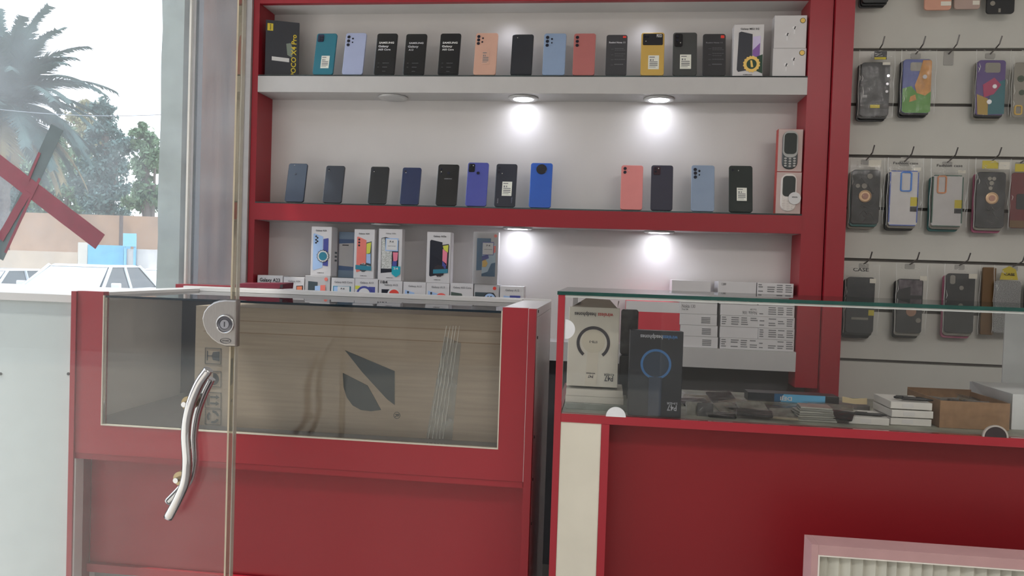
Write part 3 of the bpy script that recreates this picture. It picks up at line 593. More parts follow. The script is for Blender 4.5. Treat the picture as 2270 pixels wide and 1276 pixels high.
for i, (xa, xb, yt, mt, s, lab) in enumerate(row):
    Y = YS+.010
    t, w, h = rbox('phone_box', xa, xb, yt, yt+110, Y, .062, mt, lab, zb=Zb1+.0006, group='boxes in the row on the lowest shelf')
    # rbox took its height from the shelf top
    tops.append((xa, xb, Zb1+.0006+h))
    if s:
        if i == 0: dtext(t, w, h, s, .5, .145, .80, .19, INK)
        else: dtext(t, w, h, s, .52, .125, .58 if len(s) < 12 else .78, .11, GINK)
    if i == 1:
        deco(t, w, h, 'printed_phone', INK, [(.62, .26), (.94, .24), (.94, .75), (.62, .75)]); deco(t, w, h, 'printed_picture', M('rust_print', A(190, 110, 80), .4), [(.65, .28), (.90, .265), (.90, .74), (.65, .74)], 3)
    if i == 2: deco(t, w, h, 'printed_phone', GP, [(.12, .16), (.5, .18), (.5, .8), (.12, .8)]); deco(t, w, h, 'printed_phone', SB, [(.4, .30), (.7, .28), (.7, .8), (.4, .8)], 3); deco(t, w, h, 'printed_picture', CO, [(.62, .27), (.82, .26), (.82, .8), (.62, .8)], 5); ddisc(t, w, h, 'red_dot', CO, .84, .09, .07, 2)
    if i == 3: deco(t, w, h, 'printed_phone', TE, [(.08, .24), (.85, .24), (.85, .8), (.08, .8)]); deco(t, w, h, 'printed_picture', SB, [(.12, .26), (.3, .26), (.3, .8), (.12, .8)], 3); deco(t, w, h, 'price_label', WPAPER, [(.28, .25), (.80, .25), (.80, .6), (.28, .6)], 5); dtext(t, w, h, 'P-4', .5, .32, .16, .1, INK, lay=7)
    if i == 4: deco(t, w, h, 'printed_phone', VI, [(.6, .24), (.88, .24), (.88, .8), (.6, .8)]); deco(t, w, h, 'yellow_tab', YG, [(.02, .22), (.22, .22), (.22, .32), (.02, .32)], 1); ddisc(t, w, h, 'round_sticker', VI, .42, .46, .34, 4); ddisc(t, w, h, 'sticker_centre', WPAPER, .42, .46, .25, 6)
    if i == 5: deco(t, w, h, 'printed_phone', NAVY, [(.12, .26), (.85, .26), (.85, .8), (.12, .8)]); ddisc(t, w, h, 'round_seal', WPAPER, .66, .42, .29, 4); ddisc(t, w, h, 'seal_centre', CR, .66, .42, .22, 6); dtext(t, w, h, '184', .2, .05, .3, .16, INK, lay=3)
    if i in (6, 7): deco(t, w, h, 'printed_phone', SB, [(.08, .24), (.5, .32), (.5, .8), (.08, .8)]); [ddisc(t, w, h, 'printed_lens', INK, .22, .31+.07*k, .045, 3) for k in range(3)]
    if i == 6: deco(t, w, h, 'printed_phone', INK, [(.54, .42), (.84, .38), (.86, .8), (.54, .8)]); deco(t, w, h, 'printed_picture', PK, [(.58, .44), (.82, .41), (.83, .8), (.58, .8)], 3)
    if i == 7: ddisc(t, w, h, 'coral_arch', M('coral_arch', A(210, 80, 75), .4), .66, .5, .28, 5); ddisc(t, w, h, 'arch_gap', INK, .66, .52, .17, 7); ddisc(t, w, h, 'arch_centre', WPAPER, .66, .57, .14, 9)
    if i == 8: deco(t, w, h, 'printed_phone', GRC, [(.04, .26), (.5, .30), (.53, .34), (.53, .8), (.04, .8)]); deco(t, w, h, 'printed_phone', INK, [(.54, .40), (.82, .38), (.86, .42), (.86, .8), (.54, .8)]); deco(t, w, h, 'printed_picture', BOXW, [(.58, .43), (.8, .41), (.82, .8), (.58, .8)], 3)
    if i == 9: deco(t, w, h, 'printed_phone', GP, [(.04, .24), (.78, .24), (.84, .3), (.84, .8), (.04, .8)]); ddisc(t, w, h, 'round_seal', INK, .64, .44, .27, 4); ddisc(t, w, h, 'seal_centre', SB, .64, .44, .23, 6); dtext(t, w, h, 'K', .64, .42, .22, .26, INK, lay=8); ddisc(t, w, h, 'red_dot', CR, .82, .11, .07, 2)
    if i == 10: deco(t, w, h, 'printed_phone', SB, [(.16, .29), (.42, .31), (.42, .8), (.16, .8)]); deco(t, w, h, 'shop_label', VI, [(.42, .28), (.86, .28), (.86, .48), (.42, .48)], 3); dtext(t, w, h, 'warranty', .64, .36, .34, .08, WPAPER, lay=5); deco(t, w, h, 'white_band', WPAPER, [(.42, .44), (.86, .44), (.86, .46), (.42, .46)], 6)
VK = 1.0
def rowtop(xa, xb): return max(z for a_, b_, z in tops if a_ < xb-4 and b_ > xa+4)
def tall(xa, xb, yt, yb, d, lab, mt=BOXW):
    return rbox('phone_box', xa, xb, yt, yb, YS+.012, d, mt, lab, zb=rowtop(xa, xb)+.0006, group='tall boxes standing on the box row')
t, w, h = tall(688, 733, 502, 611, .06, 'tall white box with a light blue phone picture and white-rimmed seal')
dtext(t, w, h, 'Galaxy A23', .48, .08, .52, .10, INK); dtext(t, w, h, 'SAMSUNG', .5, .94, .34, .06, INK)
deco(t, w, h, 'printed_phone', SB, [(.10, .15), (.15, .14), (.58, .20), (.58, .83), (.15, .89), (.10, .87)]); deco(t, w, h, 'printed_phone', VI, [(.60, .25), (.84, .23), (.85, .26), (.85, .80), (.6, .79)])
for u, v in ((.24, .2), (.24, .27), (.24, .33), (.31, .23), (.31, .30)): ddisc(t, w, h, 'printed_lens', INK, u, v, .045, 3)
ddisc(t, w, h, 'seal_shadow', INK, .60, .60, .29, 3, star=28); ddisc(t, w, h, 'round_seal', WPAPER, .60, .60, .26, 5, star=28); ddisc(t, w, h, 'seal_centre', TE, .60, .60, .20, 7)
m = MB(); [m.box(w/2+.0001, w/2+.0008, .035, .035+.02, h*(.30+.08*k), h*(.34+.08*k)) for k in range(3)]; m.build('side_print', GP, t)
t, w, h = tall(783, 828, 508, 616, .025, 'tall white box with a coral phone picture and blue banner')
dtext(t, w, h, 'Galaxy A04', .48, .09, .52, .09, INK); dtext(t, w, h, 'SAMSUNG', .5, .95, .32, .05, INK)
deco(t, w, h, 'printed_phone', CO, [(.14, .16), (.20, .15), (.60, .22), (.60, .82), (.16, .88), (.13, .86)]); deco(t, w, h, 'printed_phone', GP, [(.60, .27), (.86, .24), (.87, .75), (.60, .72)]); deco(t, w, h, 'printed_picture', YG, [(.62, .29), (.84, .26), (.80, .5), (.62, .5)], 3); deco(t, w, h, 'printed_picture', SB, [(.62, .5), (.82, .48), (.84, .70), (.62, .68)], 3)
for v in (.21, .27, .33): ddisc(t, w, h, 'printed_lens', INK, .25, v, .05, 3)
ddisc(t, w, h, 'round_seal', GP, .48, .78, .2, 4, star=24); deco(t, w, h, 'banner', TE, [(.10, .73), (.88, .75), (.88, .84), (.10, .82)], 6); dtext(t, w, h, '12', .48, .705, .16, .1, WPAPER, lay=7)
t, w, h = tall(837, 889, 507, 621, .035, 'tall white box with glittering silver phone picture and teal shield')
dtext(t, w, h, 'Galaxy A03s', .52, .09, .42, .07, GINK); dtext(t, w, h, 'SAMSUNG', .5, .945, .28, .04, INK)
deco(t, w, h, 'printed_phone', NAVY, [(.12, .18), (.3, .16), (.86, .22), (.86, .82), (.12, .86)])
deco(t, w, h, 'foil_area', M('glitter_foil', A(185, 195, 185), .25, .5, var=.5, scale=350), [(.14, .19), (.26, .18), (.3, .42), (.58, .44), (.58, .77), (.14, .77)], 3); deco(t, w, h, 'printed_picture', PK, [(.62, .45), (.84, .45), (.82, .60), (.66, .66)], 3); deco(t, w, h, 'printed_picture', VI, [(.62, .62), (.8, .62), (.80, .74), (.6, .74)], 4)
pl = deco(t, w, h, 'price_label', SB, [(.30, .18), (.84, .18), (.84, .43), (.30, .43)], 5); deco(t, w, h, 'label_face', WPAPER, [(.34, .20), (.80, .20), (.80, .41), (.34, .41)], 7); dtext(t, w, h, 'P-4', .56, .25, .16, .11, INK, lay=8); dtext(t, w, h, 'warranty', .57, .33, .34, .05, GINK, lay=8)
deco(t, w, h, 'teal_shield', M('teal_bright', A(20, 140, 155), .4), [(.60, .72), (.96, .72), (.96, .87), (.78, .93), (.60, .87)], 9); dtext(t, w, h, '24', .77, .765, .2, .12, WPAPER, lay=10)
t, w, h = tall(944, 996, 514, 626, .055, 'tall white box with a navy phone picture and dark seal')
dtext(t, w, h, 'Galaxy A03s', .54, .085, .54, .10, INK); dtext(t, w, h, 'SAMSUNG', .48, .94, .28, .05, INK)
deco(t, w, h, 'printed_phone', NAVY, [(.13, .18), (.18, .155), (.66, .20), (.66, .82), (.18, .88), (.13, .86)]); deco(t, w, h, 'printed_phone', INK, [(.66, .25), (.92, .23), (.95, .26), (.93, .8), (.66, .76)]); deco(t, w, h, 'printed_picture', YG, [(.68, .27), (.92, .25), (.90, .40), (.72, .34)], 3); deco(t, w, h, 'printed_picture', PK, [(.68, .33), (.88, .40), (.86, .66), (.68, .56)], 4); deco(t, w, h, 'printed_picture', VI, [(.68, .56), (.85, .62), (.83, .72), (.68, .70)], 4)
ddisc(t, w, h, 'round_seal', M('seal_dark', A(52, 44, 50), .4), .55, .76, .24, 6, star=24); deco(t, w, h, 'banner', TE, [(.30, .74), (.92, .72), (.92, .80), (.30, .82)], 8)
t, w, h = tall(1047, 1102, 514, 628, .03, 'tall film-wrapped box with wave picture and small red mark', GCARD)
deco(t, w, h, 'printed_phone', M('steel_blue_print', A(62, 92, 118), .4), [(.14, .12), (.70, .12), (.70, .72), (.14, .74)]); deco(t, w, h, 'printed_phone', M('wave_print', A(150, 168, 180), .4), [(.36, .24), (.9, .24), (.9, .85), (.36, .85)], 3)
deco(t, w, h, 'printed_picture', OR, [(.38, .55), (.5, .52), (.6, .6), (.52, .67), (.38, .67)], 5); deco(t, w, h, 'printed_picture', M('steel_blue_print', ()), [(.36, .8), (.6, .76), (.74, .6), (.9, .58), (.9, .85), (.36, .85)], 5); deco(t, w, h, 'printed_picture', VI, [(.36, .46), (.6, .43), (.64, .5), (.36, .56)], 5); deco(t, w, h, 'printed_picture', CO, [(.76, .26), (.9, .26), (.9, .38), (.78, .42)], 5)
deco(t, w, h, 'price_label', VI, [(.37, .19), (.82, .19), (.82, .44), (.37, .44)], 7); deco(t, w, h, 'label_face', WPAPER, [(.38, .205), (.80, .205), (.80, .43), (.38, .43)], 9); dtext(t, w, h, 'P-4', .6, .26, .15, .1, INK, lay=10); dtext(t, w, h, 'warranty', .6, .33, .34, .05, GINK, lay=10)
ddisc(t, w, h, 'red_mark', CO, .88, .07, .065, 2)
MB().box(-w/2-.001, w/2+.001, -.006, -.0052, -.0, h+.001).build('film_wrap', FILM, t)
# blue tin with white square behind
t, w, h = rbox('blue_gift_box', 750, 800, 514, 583, YB-.034, .03, M('blue_grey_card', A(84, 104, 138), .45), 'small blue grey box with white square between two tall boxes', zb=tops[3][2]+.0006)
deco(t, w, h, 'white_square', WPAPER, [(.02, .26), (.66, .24), (.66, .76), (.02, .74)]); deco(t, w, h, 'pale_band', M('pale_blue_print', A(120, 140, 160), .4), [(0, 0), (1, 0), (1, .16), (0, .16)])
deco(t, w, h, 'pale_band', M('pale_blue_print', ()), [(0, .84), (1, .84), (1, 1), (0, 1)]); deco(t, w, h, 'slot_mark', INK, [(.16, .28), (.44, .28), (.44, .30), (.16, .30)], 3)

# ---- stacks of flat white boxes, right end of the lowest shelf
cols = [('left', 1507, 1591, 770), ('middle', 1595, 1681, 773), ('right', 1680.5, 1762, 776)]
names = ['bottom', 'second lowest', 'third lowest', 'third highest', 'second highest', 'top']
def barcodes(t, w, h, seed):
    r = random.Random(seed); m = MB()
    for u0, u1 in ((.03, .16), (.28, .50), (.54, .72), (.78, .97)):
        for k in range(4):
            v = .14+k*.19
            if r.random() < .85: m.box(-w/2+u0*w, -w/2+(u1-.04*r.random())*w, -.0008, -.0003, h-(v+.09)*h, h-v*h)
    m.build('barcode_print', GINK, t)
for ci, (cn, xa, xb, yb) in enumerate(cols):
    z = Zb1+.0003; hh = (U(1600, 645, YS)-U(1600, 670, YS)).z; top_target = None
    for k in range(6):
        dx = random.uniform(-1.5, 1.5)
        if ci == 2: dx = -abs(dx)*.5-(1.5 if k == 0 else 0)
        if k == 5: dx = {0: -17, 1: -4, 2: -3}[ci]
        pb = U((xa+xb)/2+dx, yb-25*k, YS+.012); w = (U(xb, 700, YS+.012)-U(xa, 700, YS+.012)).x*(1.03 if (k == 5 and ci == 0) else .985)
        t = thing('handset_box', '%s box in the %s stack of flat white boxes' % (names[k], cn), 'box', (pb.x, YS+.012+random.uniform(0, .003), z), group='flat white boxes stacked on the lowest shelf')
        m = MB(); b = .0006
        m.loft([[(x, y, zz) for x, zz in ((-w/2+i, i), (w/2-i, i), (w/2-i, hh-i-.0006), (-w/2+i, hh-i-.0006))] for i, y in ((b, 0), (0, b), (0, .09), (b, .0905))])
        m.build('carton_body', BOXW, t)
        if ci == 0 and k == 3: text('Nokia 130', hh*.42, GINK, t, -w*.27, hh*.66, width=w*.36); text('Dual SIM', hh*.2, GINK, t, -w*.36, hh*.38, width=w*.16)
        elif ci == 1 and k == 3: text('Nokia 106', hh*.4, GINK, t, w*.27, hh*.3, ang=pi, width=w*.38); text('Dual SIM', hh*.2, GINK, t, w*.36, hh*.6, ang=pi, width=w*.16)
        elif k == 5 and ci < 2 or (ci == 1 and k == 1):
            if ci == 1 and k == 5: text('1280', hh*.3, GINK, t, -w*.36, hh*.75, width=w*.12)
        elif ci == 0:
            mm = MB(); [mm.box(w*.08, w*.32, -.0008, -.0003, hh*(.2+.15*q), hh*(.29+.15*q)) for q in range(4)]; mm.build('barcode_print', GINK, t)
        else:
            barcodes(t, w, hh, ci*10+k)
        z += hh
# red and white carton lying beside the stacks, seen through the counter
t, w, h = rbox('red_white_carton', 1384, 1505, 668, 772, YS+.02, .08, M('carton_red', A(172, 40, 55), .4), 'red carton with white upper band on the lowest shelf, seen through the glass', zb=Zb1+.0005)
deco(t, w, h, 'white_band', BOXW, [(.0, .0), (1, 0), (1, .24), (0, .24)])

# ---------------------------------------------------------------- slatted wall with hanging cases
YSL = 2.62
SW = M('slat_board', (.60, .59, .55), .6, var=.03, scale=8)
xs0 = xp1+.002; xs1 = 2.2
gz = [zat(2000, y, YSL) for y in (-14, 110, 232, 347, 463, 578, 690, 802, 930)]
sl = thing('slatwall', 'off-white slatted wall panel with dark grooves right of the shelving', 'wall panel', ((xs0+xs1)/2, YSL, 0))
m = MB(); prev = 2.5
for z in gz: m.box(xs0, xs1, YSL, YSL+.012, z+.005, prev-.005 if prev != 2.5 else 2.5); prev = z
m.box(xs0, xs1, YSL, YSL+.012, 0, prev-.004); m.build('slat_boards', SW, sl, world=True)
MB().box(xs0, xs1, YSL+.0125, YSL+.03, 0, 2.5).build('groove_backing', M('groove_shadow_board', (.14, .13, .12), .7), sl, world=True)
HK = M('hook_metal', (.20, .19, .19), .35, .8)
def hook(px, py, label, plate=False, L_=.055, up=.022):
    p = U(px, py, YSL); t = thing('display_hook', label, 'hook', (p.x, YSL, p.z), group='metal hooks on the slatted wall')
    MB().tube([(0, -.001, -.004), (.0, -L_*.5, .002), (.001, -L_, .012), (.003, -L_-.010, .012+up)], .0022, 8).build('hook_wire', HK, t)
    MB().slab(.030, .045 if plate else .016, .0021, .003, .0005, z0=-.04 if plate else -.018, y0=-.0020).build('hook_plate', M('clear_grey_plate', (.36, .35, .33), .3), t)
def pack(xa, xb, yt, yb, off, mat, label, kind='plain', n=1, edge=None, hang=None, group='cased phone covers on the slatted wall', yt_bag=None, tags=()):
    Y = YSL-off; p0, p1 = U(xa, (yt+yb)/2, Y), U(xb, (yt+yb)/2, Y); w = p1.x-p0.x; zt = U((xa+xb)/2, yt, Y).z; zb = U((xa+xb)/2, yb, Y).z; h = zt-zb
    t = thing('phone_case_pack', label, 'phone case', ((p0.x+p1.x)/2, Y, zb), (0, 0, 0), group)
    b = MB(); r = w*.12
    if kind == 'frame':
        MB().slab(w, h, .007, r, .001, y0=0).build('case_back', M('clear_case_back', (.62, .60, .60), .4), t)
        m = MB(); e = edge
        for (x0, x1, z0, z1) in ((-w/2, -w/2+.003, r, h-r*.5), (w/2-.003, w/2, r, h-r*.5), (-w/2+r*.5, w/2-r*.5, h-.003, h), (-w/2+r*.5, w/2-r*.5, 0, .003)): m.box(x0, x1, -.0012, .008, z0, z1)
        m.build('case_rim', e, t)
    else:
        MB().slab(w, h, .008, r, .0015).build('case_back', mat, t)
    def P(u, v): return (-w/2+u*w, h-v*h)
    for tg in tags:
        q = tg[0]
        if q == 'ring':
            x, z = P(tg[1], tg[2]); rr = tg[3]*w
            g = MB().turn([(rr, -.0005), (rr, -.004), (rr*.85, -.005), (rr*.8, -.003), (0, -.003)], (x, 0, z), 24, axis='y').build('ring_holder', M('rose_gold', A(178, 150, 120), .3, .4), t)
            MB().turn([(rr*.5, -.003), (rr*.5, -.0045), (0, -.0045)], (x, 0, z), 20, axis='y').build('ring_centre', M('ring_pink', A(150, 110, 95), .4), g)
        elif q == 'rect': x0, z1 = P(tg[1], tg[2]); x1, z0 = P(tg[3], tg[4]); MB().box(x0, x1, -tg[6] if len(tg) > 6 else -.0012, -.0003, z0, z1).build(tg[7] if len(tg) > 7 else 'price_tag', tg[5], t)
        elif q == 'poly': MB().prism([P(u, v) for u, v in tg[1]], -tg[3], -.0002).build(tg[4], tg[2], t)
        elif q == 'cut': x0, z1 = P(tg[1], tg[2]); x1, z0 = P(tg[3], tg[4]); MB().prism(rrect(x0, z0, x1, z1, .006), -.0010, -.0002).build('camera_cutout', tg[5], t)
        elif q == 'cutring':
            x0, z1 = P(tg[1], tg[2]); x1, z0 = P(tg[3], tg[4]); m = MB(); o_ = rrect(x0, z0, x1, z1, .007); i_ = rrect(x0+.004, z0+.004, x1-.004, z1-.004, .004)
            for k in range(len(o_)): k2 = (k+1) % len(o_); m.prism([o_[k], o_[k2], i_[k2], i_[k]], -.003, -.0002)
            m.build('camera_rim', tg[5], t)
        elif q == 'dots': 
            for (u, v, r_) in tg[1]: x, z = P(u, v); MB().disc(x, z, r_*w, -.002, -.0003, 14).build(tg[3] if len(tg) > 3 else 'camera_hole', tg[2], t)
        elif q == 'text': x, z = P(tg[2], tg[3]); text(tg[1], tg[5]*w, tg[6], t, x, z, y=-.0045, width=tg[4]*w)
    # bag
    if yt_bag is not None:
        zbag = U((xa+xb)/2, yt_bag, Y).z-zb; m = MB(); N, K2 = 10, 14; bw = w*.62; vs_ = []
        for j in range(K2+1):
            z = -.006+(zbag+.006)*j/K2; nar = 1
            for i in range(N+1):
                x = (-bw+2*bw*i/N)*nar; y = -.0078-.0014*sin(i*2.1+j*.9)*random.random()
                if z > h: y = -.002-.003*random.random()
                vs_.append((x, y, z))
        m.add(vs_, [(j*(N+1)+i, j*(N+1)+i+1, (j+1)*(N+1)+i+1, (j+1)*(N+1)+i) for j in range(K2) for i in range(N)]); m.build('plastic_bag', FILM, t, smooth=True)
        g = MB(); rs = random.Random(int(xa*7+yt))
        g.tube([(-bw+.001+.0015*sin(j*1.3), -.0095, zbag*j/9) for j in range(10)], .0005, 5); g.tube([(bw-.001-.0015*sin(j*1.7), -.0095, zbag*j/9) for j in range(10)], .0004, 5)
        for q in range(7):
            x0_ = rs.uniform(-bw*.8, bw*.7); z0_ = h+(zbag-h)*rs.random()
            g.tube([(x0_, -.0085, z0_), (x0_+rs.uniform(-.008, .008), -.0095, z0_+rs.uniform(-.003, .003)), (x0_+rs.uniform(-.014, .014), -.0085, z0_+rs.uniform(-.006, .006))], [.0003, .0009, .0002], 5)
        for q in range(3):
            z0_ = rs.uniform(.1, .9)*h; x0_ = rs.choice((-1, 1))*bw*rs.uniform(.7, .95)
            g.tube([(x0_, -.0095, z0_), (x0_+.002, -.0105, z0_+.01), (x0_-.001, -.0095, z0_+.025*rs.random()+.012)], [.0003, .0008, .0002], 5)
        g.build('bag_glints', M('film_glint', (.72, .71, .68), .15, spec=.8), t)  # pale strands put crinkle glints on the bag's edges and header
        if mat is BC2:
            g = MB()
            for q in range(9):
                x0_, z0_ = rs.uniform(-w*.4, w*.1), rs.uniform(h*.08, h*.38) if q < 7 else rs.uniform(h*.6, h*.85)
                g.tube([(x0_+i_*w*.07, -.0012, z0_+.004*sin(i_*1.1+q)*(1+.3*q)) for i_ in range(6)], [.0002, .0006, .0008, .0007, .0005, .0002], 5)
            g.build('printed_flower', M('flower_grey', (.16, .15, .15), .5), t)
    return t
BC = M('case_black', (.018, .019, .022), .35); BC2 = M('case_black_marble', (.025, .026, .03), .3, var=.9, scale=25); WT = M('tag_white', A(190, 186, 176), .6)
YT = M('tag_yellow', A(170, 155, 40), .5); TEA = M('case_teal', A(50, 95, 95), .4); PKC = M('case_pink', A(150, 85, 110), .4); BRN = M('case_brown', A(96, 70, 40), .4); CLR = M('case_clear_grey', A(120, 116, 108), .3)
def behind(xa, xb, yt, yb, off, mats, where):
    nm = ['just behind the front one', 'at the back']
    for k, mt in enumerate(mats): pack(xa-3-5*k, xb-3-5*k, yt+2+2*k, yb+6+5*k, off-.0095*(k+1), mt, 'phone cover hanging %s, %s' % (nm[k], where))
# row 1 (cut by the picture's top)
pack(1914, 1972, -110, 6, .050, BC, 'black phone cover at the top left of the slatted wall'); behind(1914, 1972, -110, 6, .050, [BC, BC], 'top left of the slatted wall')
pack(2052, 2112, -110, 22, .045, M('case_peach', A(176, 130, 112), .4), 'peach phone cover at the top of the slatted wall', tags=[('rect', .6, .86, .98, .93, WT)])
pack(2118, 2176, -110, 20, .040, M('case_peach_clear', A(150, 130, 122), .4), 'pale clear phone cover beside the peach one', tags=[('rect', .7, .86, .96, .93, WT)])
pack(2190, 2252, -110, 30, .045, BC, 'black phone cover with small ring at the top right', tags=[('dots', [(.2, .84, .09)], CLR), ('rect', .42, .92, .5, .98, CLR)])
# row 2
hook(1942, 117, 'hook holding the black gem-dotted cover'); hook(2030, 117, 'hook holding the green and orange cover'); hook(2103, 117, 'empty hook between the colourful covers', plate=True, up=.026); hook(2195, 117, 'hook holding the rainbow cover')
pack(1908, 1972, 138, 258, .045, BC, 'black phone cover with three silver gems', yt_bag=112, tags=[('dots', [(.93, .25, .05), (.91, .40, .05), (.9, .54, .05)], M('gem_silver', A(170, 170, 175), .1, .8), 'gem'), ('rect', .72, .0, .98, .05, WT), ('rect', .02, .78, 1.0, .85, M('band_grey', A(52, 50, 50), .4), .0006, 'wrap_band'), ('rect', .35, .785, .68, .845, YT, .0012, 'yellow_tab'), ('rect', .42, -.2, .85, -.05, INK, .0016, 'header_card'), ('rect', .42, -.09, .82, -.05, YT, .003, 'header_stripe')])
behind(1908, 1972, 138, 258, .045, [BC, BC], 'with three silver gems stack')
CB, CG, CO_ = M('case_blue', A(66, 76, 128), .35), M('case_green', A(70, 120, 44), .35), M('case_orange', A(160, 112, 56), .35, var=.3, scale=40)
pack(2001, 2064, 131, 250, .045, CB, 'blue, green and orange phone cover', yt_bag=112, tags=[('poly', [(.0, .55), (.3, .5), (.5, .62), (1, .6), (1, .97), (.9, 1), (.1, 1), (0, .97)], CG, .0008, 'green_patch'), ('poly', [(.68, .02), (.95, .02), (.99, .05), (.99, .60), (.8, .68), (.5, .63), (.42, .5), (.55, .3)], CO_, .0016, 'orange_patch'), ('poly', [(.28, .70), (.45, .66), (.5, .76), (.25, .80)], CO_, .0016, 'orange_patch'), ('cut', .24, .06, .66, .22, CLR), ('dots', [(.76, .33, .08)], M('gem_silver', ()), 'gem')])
behind(2001, 2064, 131, 250, .045, [BC, BC], 'behind the blue, green and orange cover')
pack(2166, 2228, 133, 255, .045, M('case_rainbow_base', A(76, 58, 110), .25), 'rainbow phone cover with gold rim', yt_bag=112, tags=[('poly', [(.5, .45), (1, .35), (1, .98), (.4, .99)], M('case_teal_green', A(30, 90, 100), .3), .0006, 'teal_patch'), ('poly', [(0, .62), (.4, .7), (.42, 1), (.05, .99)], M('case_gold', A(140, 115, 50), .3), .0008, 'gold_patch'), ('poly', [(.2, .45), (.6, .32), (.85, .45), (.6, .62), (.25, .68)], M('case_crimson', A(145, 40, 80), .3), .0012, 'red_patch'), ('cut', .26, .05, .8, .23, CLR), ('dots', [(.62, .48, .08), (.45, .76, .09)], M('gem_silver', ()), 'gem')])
behind(2166, 2228, 133, 255, .045, [BC, CLR], 'behind the rainbow cover')
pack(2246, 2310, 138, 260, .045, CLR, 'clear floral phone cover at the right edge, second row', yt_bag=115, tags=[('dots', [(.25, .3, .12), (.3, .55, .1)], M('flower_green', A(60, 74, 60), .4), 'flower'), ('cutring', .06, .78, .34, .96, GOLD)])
# row 3
hook(1920, 352, 'hook above the black cover with ring, next to the red post'); hook(2005, 355, 'hook above the blue rimmed cover'); hook(2100, 357, 'hook above the orange and green rimmed cover'); hook(2194, 357, 'hook above the black cover with pink ones behind'); hook(2262, 358, 'hook above the maroon cover')
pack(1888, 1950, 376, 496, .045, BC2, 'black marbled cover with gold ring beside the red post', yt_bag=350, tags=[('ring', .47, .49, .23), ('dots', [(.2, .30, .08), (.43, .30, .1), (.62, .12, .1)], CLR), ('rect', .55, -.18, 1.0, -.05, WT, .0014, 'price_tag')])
behind(1888, 1950, 376, 496, .045, [TEA, CLR], 'black marbled cover beside the red post')
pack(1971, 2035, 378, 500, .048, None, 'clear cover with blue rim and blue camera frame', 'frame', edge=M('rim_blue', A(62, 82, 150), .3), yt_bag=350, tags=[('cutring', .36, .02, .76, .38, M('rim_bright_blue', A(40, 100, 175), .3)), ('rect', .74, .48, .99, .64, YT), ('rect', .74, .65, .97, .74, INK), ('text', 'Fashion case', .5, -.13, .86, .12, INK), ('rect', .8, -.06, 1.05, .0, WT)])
behind(1971, 2035, 378, 500, .048, [CLR, BC], 'clear cover with blue rim')
pack(2066, 2134, 388, 502, .045, None, 'clear cover with orange camera frame and green lower rim', 'frame', edge=M('rim_green', A(50, 86, 74), .3), yt_bag=352, tags=[('cutring', .14, .01, .45, .36, M('rim_orange', A(176, 112, 70), .3)), ('rect', .74, .48, .98, .64, YT), ('rect', .74, .65, .96, .74, INK), ('text', 'Fashion case', .5, -.18, .84, .12, INK), ('rect', .8, -.1, 1.05, -.04, WT)])
behind(2066, 2134, 388, 502, .045, [CLR, TEA], 'clear cover with orange camera frame')
pack(2164, 2228, 381, 505, .048, BC2, 'black marbled cover with gold ring in front of pink covers', yt_bag=352, tags=[('ring', .53, .47, .22), ('dots', [(.43, .12, .07), (.58, .12, .07), (.5, .20, .08), (.47, .29, .07)], CLR), ('rect', .15, -.2, .7, -.06, YT, .0014, 'yellow_header'), ('rect', .72, -.18, 1.1, -.05, WT, .0016, 'price_tag')])
behind(2164, 2228, 381, 505, .048, [CLR, PKC], 'black marbled cover with pink ones behind')
pack(2240, 2304, 383, 506, .045, M('case_maroon', A(92, 26, 32), .35), 'maroon cover with black camera frame at the right edge', yt_bag=356, tags=[('cut', .2, .38, .9, .66, INK), ('rect', .1, -.16, 1.0, -.02, YT, .0014, 'yellow_header'), ('rect', 0, .86, 1, .99, BRN, .0008, 'brown_band')])
# row 4
hook(1915, 582, 'hook above the plain charcoal cover'); hook(2017, 583, 'hook above the grey sketched cover'); hook(2127, 585, 'hook above the black clear-bagged cover'); hook(2245, 588, 'hook above the glitter cover')
CH = M('case_charcoal', A(50, 52, 56), .4)
pack(1876, 1938, 614, 738, .045, CH, 'plain charcoal cover below the word CASE', yt_bag=585, tags=[('text', 'CASE', .45, -.13, .56, .18, INK), ('rect', .8, .02, 1.02, .1, WT), ('rect', .8, .58, 1.0, .68, YT), ('rect', .2, .72, .8, .76, CLR)])
behind(1876, 1938, 614, 738, .045, [BC, BC], 'plain charcoal cover')
pack(1988, 2045, 618, 738, .045, BC, 'black cover with grey sketch picture and copper disc', yt_bag=585, tags=[('rect', .05, .02, .95, .30, M('sketch_grey', A(90, 82, 88), .5, var=.7, scale=40), .0008, 'sketch_patch'), ('poly', [(.05, .2), (.5, .14), (.5, .34), (.05, .34)], BC, .0014, 'dark_patch'), ('dots', [(.56, .60, .2)], M('copper_disc', A(140, 104, 84), .4), 'ring_disc'), ('rect', .85, -.06, 1.12, .02, WT), ('dots', [(.85, .76, .1)], CLR, 'gem')])
behind(1988, 2045, 618, 738, .045, [CLR, BC], 'black cover with grey sketch')
pack(2096, 2160, 606, 738, .045, BC, 'black cover with oval camera window and small grey disc', yt_bag=585, tags=[('cut', .12, .03, .30, .18, CLR), ('dots', [(.52, .24, .08)], CLR), ('rect', .76, .0, 1.05, .08, WT)])
behind(2096, 2160, 606, 738, .045, [CLR, PKC], 'black cover with oval camera window')
pack(2204, 2262, 622, 738, .045, M('case_glitter', A(120, 120, 120), .4, var=.6, scale=400), 'silver glitter cover under a yellow header', yt_bag=588, tags=[('poly', [(.15, -.02), (.25, -.22), (.5, -.28), (.75, -.22), (.85, -.02)], YT, .0016, 'yellow_header'), ('text', 'CASE', .5, -.12, .4, .14, INK)])
pack(2176, 2206, 592, 742, .030, BRN, 'brown cover edge showing left of the glitter cover')
pack(2270, 2330, 620, 740, .045, BC, 'black cover cut off by the right edge, lowest row')

